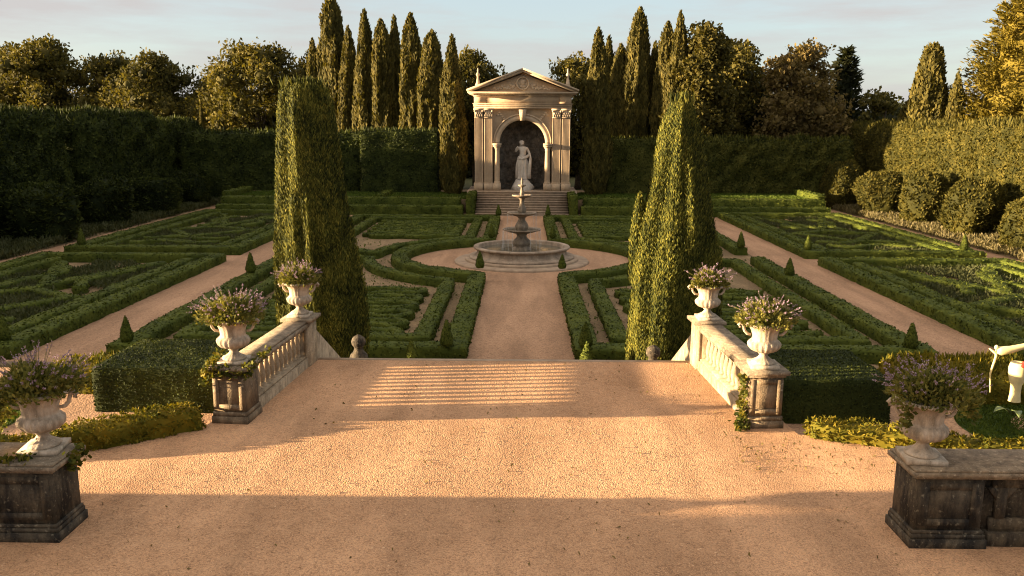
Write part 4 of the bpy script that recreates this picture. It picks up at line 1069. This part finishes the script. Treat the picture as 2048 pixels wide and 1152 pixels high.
def pier_cap(g, x, y0, y1, z1, hw):
    g.box(x-hw-.03, x+hw+.03, y0-.03, y1+.03, z1-.099, z1-.06); g.box(x-hw-.075, x+hw+.075, y0-.075, y1+.075, z1-.059, z1)
for sx in (-1, 1):
    s = side[sx]
    xc = -4.18 if sx < 0 else 3.50
    b = thing('balustrade', f'{"shaded mossy" if sx < 0 else "sunlit"} stone balustrade along the {s} side of the gravel terrace', 'balustrade', (-5.33 if sx < 0 else 4.46, 0, TZ), -.072 if sx < 0 else .060)
    g = Geo(); g.box(-.2, .2, BY0-.05, BY1+.05, -.3, .17); g.box(-.16, .16, BY0-.05, BY1+.05, .171, .212); g.obj('plinth', M['bal'], b)
    g = Geo(); g.box(-.15, .15, BY0-.04, BY1+.04, .735, .775); g.box(-.23, .23, BY0-.04, BY1+.04, .776, .845); g.box(-.2, .2, BY0-.04, BY1+.04, .846, .885); g.obj('rail', M['cap'], b)
    nb_ = 12
    for k in range(nb_):
        o = link('baluster', bm_, None, b, (0, BY0+.08+(BY1-BY0-.16)*k/(nb_-1), .213))
    g = Geo(); pier(g, 0, 12.4, 12.92, -.02, .9, .25); p1 = g.obj('pier', M['pier'], b)
    g = Geo(); pier_cap(g, 0, 12.4, 12.92, .9, .25); g.obj('pier_cap', M['cap'], p1)
    g = Geo(); pier(g, 0, 15.55, 16.02, -.6, .93, .22); p2 = g.obj('pier', M['bal'], b)
    g = Geo(); pier_cap(g, 0, 15.55, 16.02, .93, .22); g.obj('pier_cap', M['cap'], p2)
    # sloping cheek wall of the stairs
    g = Geo(); g.add([(xc-.15, 16.03, 0), (xc+.15, 16.03, 0), (xc+.15, 20.9, 0), (xc-.15, 20.9, 0), (xc-.15, 16.03, 3.15), (xc+.15, 16.03, 3.15), (xc+.15, 20.9, .5), (xc-.15, 20.9, .5)],
                     [(0, 3, 2, 1), (4, 5, 6, 7), (0, 1, 5, 4), (1, 2, 6, 5), (2, 3, 7, 6), (3, 0, 4, 7)])
    tag(g.obj('stair_cheek_wall', M['bal']), f'sloping stone cheek wall falling beside the stairs below the {s} balustrade', 'wall')
    # newel with ball finial at the stair foot
    nx = -3.75 if sx < 0 else 3.05
    n_ = thing('newel_finial', f'small carved stone finial peeping over the terrace edge before the {s} big cypress', 'finial', (nx, 19.0, .24 if sx < 0 else .05))
    g = Geo(); g.box(-.17, .17, -.17, .17, -.1, 1.33); g.box(-.21, .21, -.21, .21, 1.331, 1.40); g.obj('post', M['wall'], n_)
    g = Geo(); g.lathe([(.18, 1.40), (.21, 1.46), (.19, 1.54), (.13, 1.62), (.10, 1.68), (.10, 1.72), (.15, 1.78), (.165, 1.86), (.14, 1.94), (.06, 2.0), (.01, 2.02)], 18, mod=lambda t, z, r: 1+.05*np.sin(t*7+z*20)); g.obj('ball', M['wall'], n_, True)

# retaining walls of the terrace and side gardens
for sx in (-1, 1):
    g = Geo(); a = sorted((sx*4.4, sx*30)); g.box(a[0], a[1], 18.003, 18.3, -.1, SZ+.05); tag(g.obj('retaining_wall', M['pier']), f'stone retaining wall below the {side[sx]} side garden', 'wall')

# front parapet walls with pedestals
def parapet(sx, x_in, yf, label):
    t = thing('parapet_wall', label, 'wall', (x_in, yf, TZ))
    d = .52; X = lambda a: sx*a
    def bx(g, a, b, y0, y1, z0, z1): q = sorted((X(a), X(b))); g.box(q[0], q[1], y0, y1, z0, z1)
    g = Geo(); bx(g, .06, 9, .12, d, .15, .78)
    # blind arcade: ribs and arched heads
    bx(g, .85, 9, .06, .125, .15, .30); bx(g, .85, 9, .06, .125, .66, .78)
    for k in range(18):
        a = .9+.42*k
        bx(g, a, a+.11, .055, .13, .301, .659)
        for q in (-1, 1):
            u0 = a+.055+q*.055; u1 = a+.055+q*.16
            pr = [(X(u0), .659), (X(u1), .659), (X(u0), .52)]
            g.prism(pr, 'y', .058, .128)
    w_ = g.obj('wall', M['wall'], t)
    g = Geo(); bx(g, 0, .72, 0, d+.02, .19, .785)
    for a, b_, c, e in ((.03, .13, .24, .74), (.59, .69, .24, .74), (.131, .589, .24, .32), (.131, .589, .66, .74)): bx(g, a, b_, -.012, .01, c, e)
    g.obj('pedestal', M['wall'], t)
    g = Geo(); bx(g, -.055, .78, -.06, d+.05, -.02, .1); bx(g, -.035, .76, -.038, d+.04, .101, .15); bx(g, -.025, .75, -.025, d+.03, .151, .189); bx(g, .821, 9, .0, d+.06, -.02, .149); g.obj('plinth', M['wall'], t)
    g = Geo(); bx(g, -.03, 9, -.02, d+.03, .786, .82); bx(g, -.08, 9.0, -.07, d+.09, .821, .87); bx(g, -.06, 9.01, -.05, d+.07, .871, .90); g.obj('coping', M['cap'], t)
    return t
parapet(-1, -5.08, 8.6, 'blackened low stone wall with pedestal at the left front of the terrace')
parapet(1, 4.30, 8.68, 'blackened low stone wall with pedestal and blind arches at the right front of the terrace')

# ------------------------------------------------------------------ urns and their flowers
def urn_proto():
    t = thing('stone_urn', 'urn', 'urn')
    g = Geo()
    def md(th, z, r):
        if .19 < z < .37: return 1+.085*np.abs(np.sin(th*9))-.03
        if .37 <= z < .57: return 1+.018*np.cos(th*18)
        if .055 < z < .15: return 1+.02*np.cos(th*16)
        return 1+0*th
    g.lathe([(.01, .05), (.155, .05), (.165, .065), (.15, .085), (.115, .10), (.075, .13), (.055, .16), (.055, .175), (.075, .185), (.06, .197), (.10, .205), (.17, .235), (.205, .275), (.215, .315), (.205, .345), (.18, .372), (.165, .385), (.165, .40), (.168, .45), (.18, .50), (.205, .545), (.245, .575), (.27, .585), (.29, .60), (.285, .62), (.26, .625), (.22, .60), (.18, .56), (.01, .55)], 72, mod=md)
    g.obj('bowl', M['urn'], t, True)
    g = Geo(); g.box(-.19, .19, -.19, .19, 0, .05); g.obj('foot_plinth', M['urn'], t)
    g = Geo()
    for k in range(36):
        a = 2*math.pi*k/36; g.ball((.278*math.cos(a), .278*math.sin(a), .603), (.022, .022, .02), 6, 4)
    g.obj('rim_beading', M['urn'], t, True)
    for sx in (-1, 1):
        g = Geo(); tt = np.linspace(0, 1, 18)
        px = .20+.11*np.sin(tt*math.pi*.9)+.02*tt; pz = .43+.15*tt
        pts = [(sx*.185, 0, .44), (sx*.235, 0, .45), (sx*.27, 0, .49), (sx*.285, 0, .54), (sx*.30, 0, .58), (sx*.335, 0, .595), (sx*.355, 0, .57), (sx*.345, 0, .54), (sx*.322, 0, .545), (sx*.325, 0, .565)]
        g.tube(pts, [.018, .02, .02, .02, .022, .024, .022, .019, .015, .01], 8)
        g.obj('scroll_handle', M['urn'], t, True)
    return t

def plant(name, label, loc, seed, R0=.46, Hh=.42, nst=150, trail=None, flower_amt=1.0):
    r_ = np.random.default_rng(seed)
    t = thing(name, label, 'flowers', loc)
    n = 4200
    d = nrm(r_.normal(size=(n, 3))); d[:, 2] = np.abs(d[:, 2])*1.0-.18
    rad = r_.random((n, 1))**.45
    lump = 1+.22*pn(d*1.5, 1.4, seed)[:, None]
    P = d*rad*lump*np.array([R0*.92, R0*.92, Hh*.80])+np.array([0, 0, .04])
    P[:, 2] = np.maximum(P[:, 2], -.10)
    g = Geo(); g.add(*leaves(P, nrm(d+np.array([0, 0, .3])), .062, .026, r_, nb=.8, spread=.9, up=.35))
    if trail:
        for (tx, ty, dz) in trail:
            k = 90; u = r_.random((k, 1))
            Q_ = np.array([tx, ty, .0])*(1+.12*u)+np.array([0, 0, -dz])*u**1.2+r_.normal(size=(k, 3))*.03
            g.add(*leaves(Q_, nrm(r_.normal(size=(k, 3))), .06, .04, r_))
    g.obj('foliage', M['urnleaf'], t)
    gs = Geo(); gf = Geo()
    for k in range(nst):
        th = r_.uniform(0, 6.28); q = math.sqrt(r_.random())
        out = q*1.05
        b = np.array([math.cos(th)*q*R0*.45, math.sin(th)*q*R0*.45, .05])
        ln = Hh*r_.uniform(.8, 1.3)
        dirv = nrm(np.array([[math.cos(th)*out, math.sin(th)*out, 1.05-.45*q]])+r_.normal(size=(1, 3))*.12)[0]
        tip = b+dirv*ln+np.array([0, 0, -.05*q])
        mid = (b+tip)/2+np.array([0, 0, .03])
        gs.tube([b, mid, tip], [.003, .0025, .002], 3)
        m_ = int(9*flower_amt)
        u = r_.random((m_, 1))*.34
        P2 = tip-(tip-mid)*u*1.2+r_.normal(size=(m_, 3))*.006
        gf.add(*leaves(P2, np.tile(dirv, (m_, 1)), [.022][0], .012, r_, nb=.8, spread=.9))
    gs.obj('stems', M['urnleaf'], t); gf.obj('flower_spikes', M['flower'], t)
    return t
proto = urn_proto()
ups = [((-5.34, 8.97, TZ+.905), 1.12, .15, 'fluted pale stone urn on the left front wall, largest in view on the left'),
       ((-4.41, 12.6, TZ+.905), 1.12, .1, 'fluted pale stone urn on the near pier of the left balustrade'),
       ((-4.2, 15.72, TZ+.935), 1.06, 0, 'pale stone urn on the far pier of the left balustrade, before the cypress'),
       ((4.44, 8.95, TZ+.905), 1.12, -.12, 'fluted pale stone urn in shade on the right front wall'),
       ((3.71, 12.62, TZ+.905), 1.12, -.1, 'fluted pale stone urn sunlit on the near pier of the right balustrade'),
       ((3.52, 15.75, TZ+.935), 1.06, 0, 'sunlit pale stone urn on the far pier of the right balustrade')]
pls = ['spreading lavender and trailing leaves in the urn on the left front wall', 'lavender with upright purple spikes in the urn on the near pier of the left balustrade', 'tight tuft of lavender in the urn on the far pier of the left balustrade',
       'dark loose lavender drooping to the right in the shaded urn on the right front wall', 'wide tuft of lavender in the urn on the near pier of the right balustrade', 'small tuft of lavender in the urn on the far pier of the right balustrade']
for i, (loc, k, rz, lb) in enumerate(ups):
    o = proto if i == 0 else dup(proto, loc)
    o.location = loc; o.rotation_euler = (0, 0, rz); o.scale = (k, k, k)
    tag(o, lb, 'urn', 'stone flower urns of the terrace')
    tr = None
    if i == 0: tr = [(-.36, -.1, .5), (-.33, -.2, .42), (-.38, .05, .35)]
    if i == 3: tr = [(-.32, -.15, .25), (.38, -.05, .2)]
    p = plant('lavender_plant', pls[i], (loc[0]+(.06 if i == 3 else 0), loc[1], loc[2]+.60*k), 60+i, [.5, .47, .38, .46, .47, .36][i], [.42, .40, .34, .40, .36, .33][i], [120, 120, 90, 110, 100, 80][i], tr, 1.4)
    p['group'] = 'lavender plants in the urns'

# ivy on the piers
def ivy(label, boxes, n):
    g = Geo()
    for (x0, x1, y0, y1, z0, z1), k, nv in boxes:
        P = np.stack([rng.uniform(x0, x1, k), rng.uniform(y0, y1, k), rng.uniform(z0, z1, k)], 1)
        P += .02*rng.normal(size=P.shape)
        g.add(*leaves(P, np.tile(np.array(nv, float), (k, 1)), .065, .05, rng, nb=.7, spread=.9))
    return tag(g.obj('ivy', M['ivy']), label, 'ivy')
ivy('ivy spilling over the cap of the near left pier, around the urn foot', [((-4.80, -4.03, 12.28, 12.36, 3.24, 3.42), 260, (0, -1, .3)), ((-4.80, -4.58, 12.3, 12.95, 3.36, 3.46), 190, (-.5, 0, 1)), ((-4.2, -4.06, 12.3, 13.3, 3.34, 3.44), 160, (.6, 0, .6)), ((-4.86, -4.73, 12.28, 12.9, 3.12, 3.4), 170, (-1, 0, 0))], 0)
ivy('yellow green ivy climbing the inner edge of the near right pier', [((3.34, 3.42, 12.32, 12.5, 2.5, 2.85), 190, (-1, -.3, 0)), ((3.36, 3.43, 12.34, 12.55, 2.8, 3.32), 150, (-1, -.3, 0)), ((3.25, 3.46, 12.2, 12.4, 2.5, 2.62), 110, (-.3, -.5, 1))], 0)
ivy('dry ivy stems creeping over the coping of the left front wall', [((-6.1, -5.3, 8.56, 8.72, 3.40, 3.44), 150, (0, 0, 1)), ((-5.03, -4.97, 8.8, 9.2, 3.2, 3.42), 110, (1, 0, .4))], 0)

# ------------------------------------------------------------------ side-garden planting on the terrace level
box_hedge('block_hedge', 'square clipped hedge block beside the near pier of the left balustrade', -8.0, -4.85, 15.1, 17.3, SZ, SZ+.88, 'yew', 1500, .042, .022, .12, .018, 'clipped hedge blocks beside the balustrades', .1, .1)
box_hedge('block_hedge', 'square clipped hedge block beside the near pier of the right balustrade', 4.3, 6.75, 14.8, 17.0, SZ, SZ+.85, 'yew', 1500, .042, .022, .12, .018, 'clipped hedge blocks beside the balustrades', .1, .1)
box_hedge('low_bush', 'small yellow green bush left of the left hedge block', -9.6, -8.3, 16.2, 17.6, SZ, SZ+.5, 'border', 600, .06, .035, .12, .05, None, .2, .2, .2)
box_hedge('low_bush', 'yellow tipped bush at the right edge behind the shaded urn', 7.5, 10.4, 15.9, 17.4, SZ, SZ+.62, 'border', 520, .07, .04, .12, .06, None, .25, .2, .5)
hedge('border_hedge', 'low uneven yellow green border hedge between left front wall and left pier', [(-12, 10.75), (-6.9, 11.0), (-5.9, 11.5), (-4.95, 12.3)], .42, .28, TZ-.02, m='border', dens=1500, l=.055, lw=.03, amp=.06, sink=.15, bump=.05, group='low border hedges of the terrace')
hedge('border_hedge', 'low loose golden border hedge right of the near right pier', [(4.35, 12.15), (5.4, 11.75), (6.6, 11.4), (8, 11.1), (12, 10.9)], .42, .2, TZ-.02, m='border', dens=1300, l=.06, lw=.034, amp=.06, sink=.12, bump=.06, group='low border hedges of the terrace')
for sx, cx in ((-1, -10.6), (1, 9.45)):
    ring = [(cx+1.5*math.cos(t), 14.6+1.5*math.sin(t)) for t in np.linspace(0, 6.283, 48, endpoint=False)]
    sheet('lawn', ring, SZ+.006, M['turf'])
    a = rng.uniform(0, 6.283, 16000); q = np.sqrt(rng.uniform(0, 1, 16000))*1.5
    P = np.stack([cx+q*np.cos(a), 14.6+q*np.sin(a), np.full(16000, SZ+.01)], 1)
    tag(link('grass', np_mesh('grass', *leaves(P, np.tile([0, 0, 1.], (len(P), 1)), .06, .02, rng, nb=.8, spread=1, sink=.1)), M['grass']), f'short grass ring round the gravel disc in the {side[sx]} side garden', 'grass', kind='stuff')
    sheet('gravel_disc', [(cx+.25*sx+.8*math.cos(t), 14.6+.8*math.sin(t)) for t in np.linspace(0, 6.283, 40, endpoint=False)], SZ+.02, M['path'])

# pale ornament at the right picture edge
o = thing('garden_spout', 'thin pale bracket with a bent stalk and long flared arm at the right picture edge', 'ornament', (8.5, 14.9, SZ+.25))
g = Geo(); g.tube([(.02, 0, .35), (-.02, 0, .7), (.05, 0, 1.02), (.045, 0, 1.08), (-.09, 0, 1.17)], [.013, .016, .022, .028, .008], 8); g.obj('stalk', M['cream'], o, True)
g = Geo(); g.tube([(.05, 0, 1.13), (.12, 0, 1.125), (.3, 0, 1.15), (.55, 0, 1.22), (.9, 0, 1.35)], [.05, .085, .07, .05, .045], 12); g.obj('arm', M['cream'], o, True)
g = Geo(); g.ball((.04, 0, 1.19), (.035, .035, .045)); g.obj('knob', M['cream'], o, True)
o = thing('cream_vase', 'cream vase with a red flower and broad green leaves at the right picture edge', 'vase', (8.85, 14.7, SZ+.2))
g = Geo(); g.lathe([(.1, .3), (.085, .45), (.09, .6), (.12, .68), (.145, .8), (.15, .92), (.13, 1.0), (.12, 1.02), (.1, .98), (.01, .95)], 24); g.obj('bowl', M['cream'], o, True)
g = Geo(); g.ball((.02, -.1, .98), (.07, .05, .05)); g.ball((.09, -.05, 1.0), (.07, .06, .05)); g.obj('flower', M['red'], o, True)
for k in range(2):
    g = Geo(); th = 3.5+.9*k
    c = np.array([math.cos(th), math.sin(th), 0]); s_ = np.array([-math.sin(th), math.cos(th), 0])
    V = []; Q = []
    for j in range(8):
        u = j/7; ctr = c*(.05+.42*u)+np.array([0, 0, .05+.5*u-.42*u*u]); wv = .075*math.sin(math.pi*min(1, u*.95+.05))+.004
        V += [ctr-s_*wv+np.array([0, 0, .012]), ctr, ctr+s_*wv+np.array([0, 0, .012])]
        if j: q = 3*j; Q += [(q-3, q-2, q+1, q), (q-2, q-1, q+2, q+1)]
    g.add(V, Q); l_ = g.obj('leaf', M['agave'], o, True)
    l_.modifiers.new('solid', 'SOLIDIFY').thickness = .008
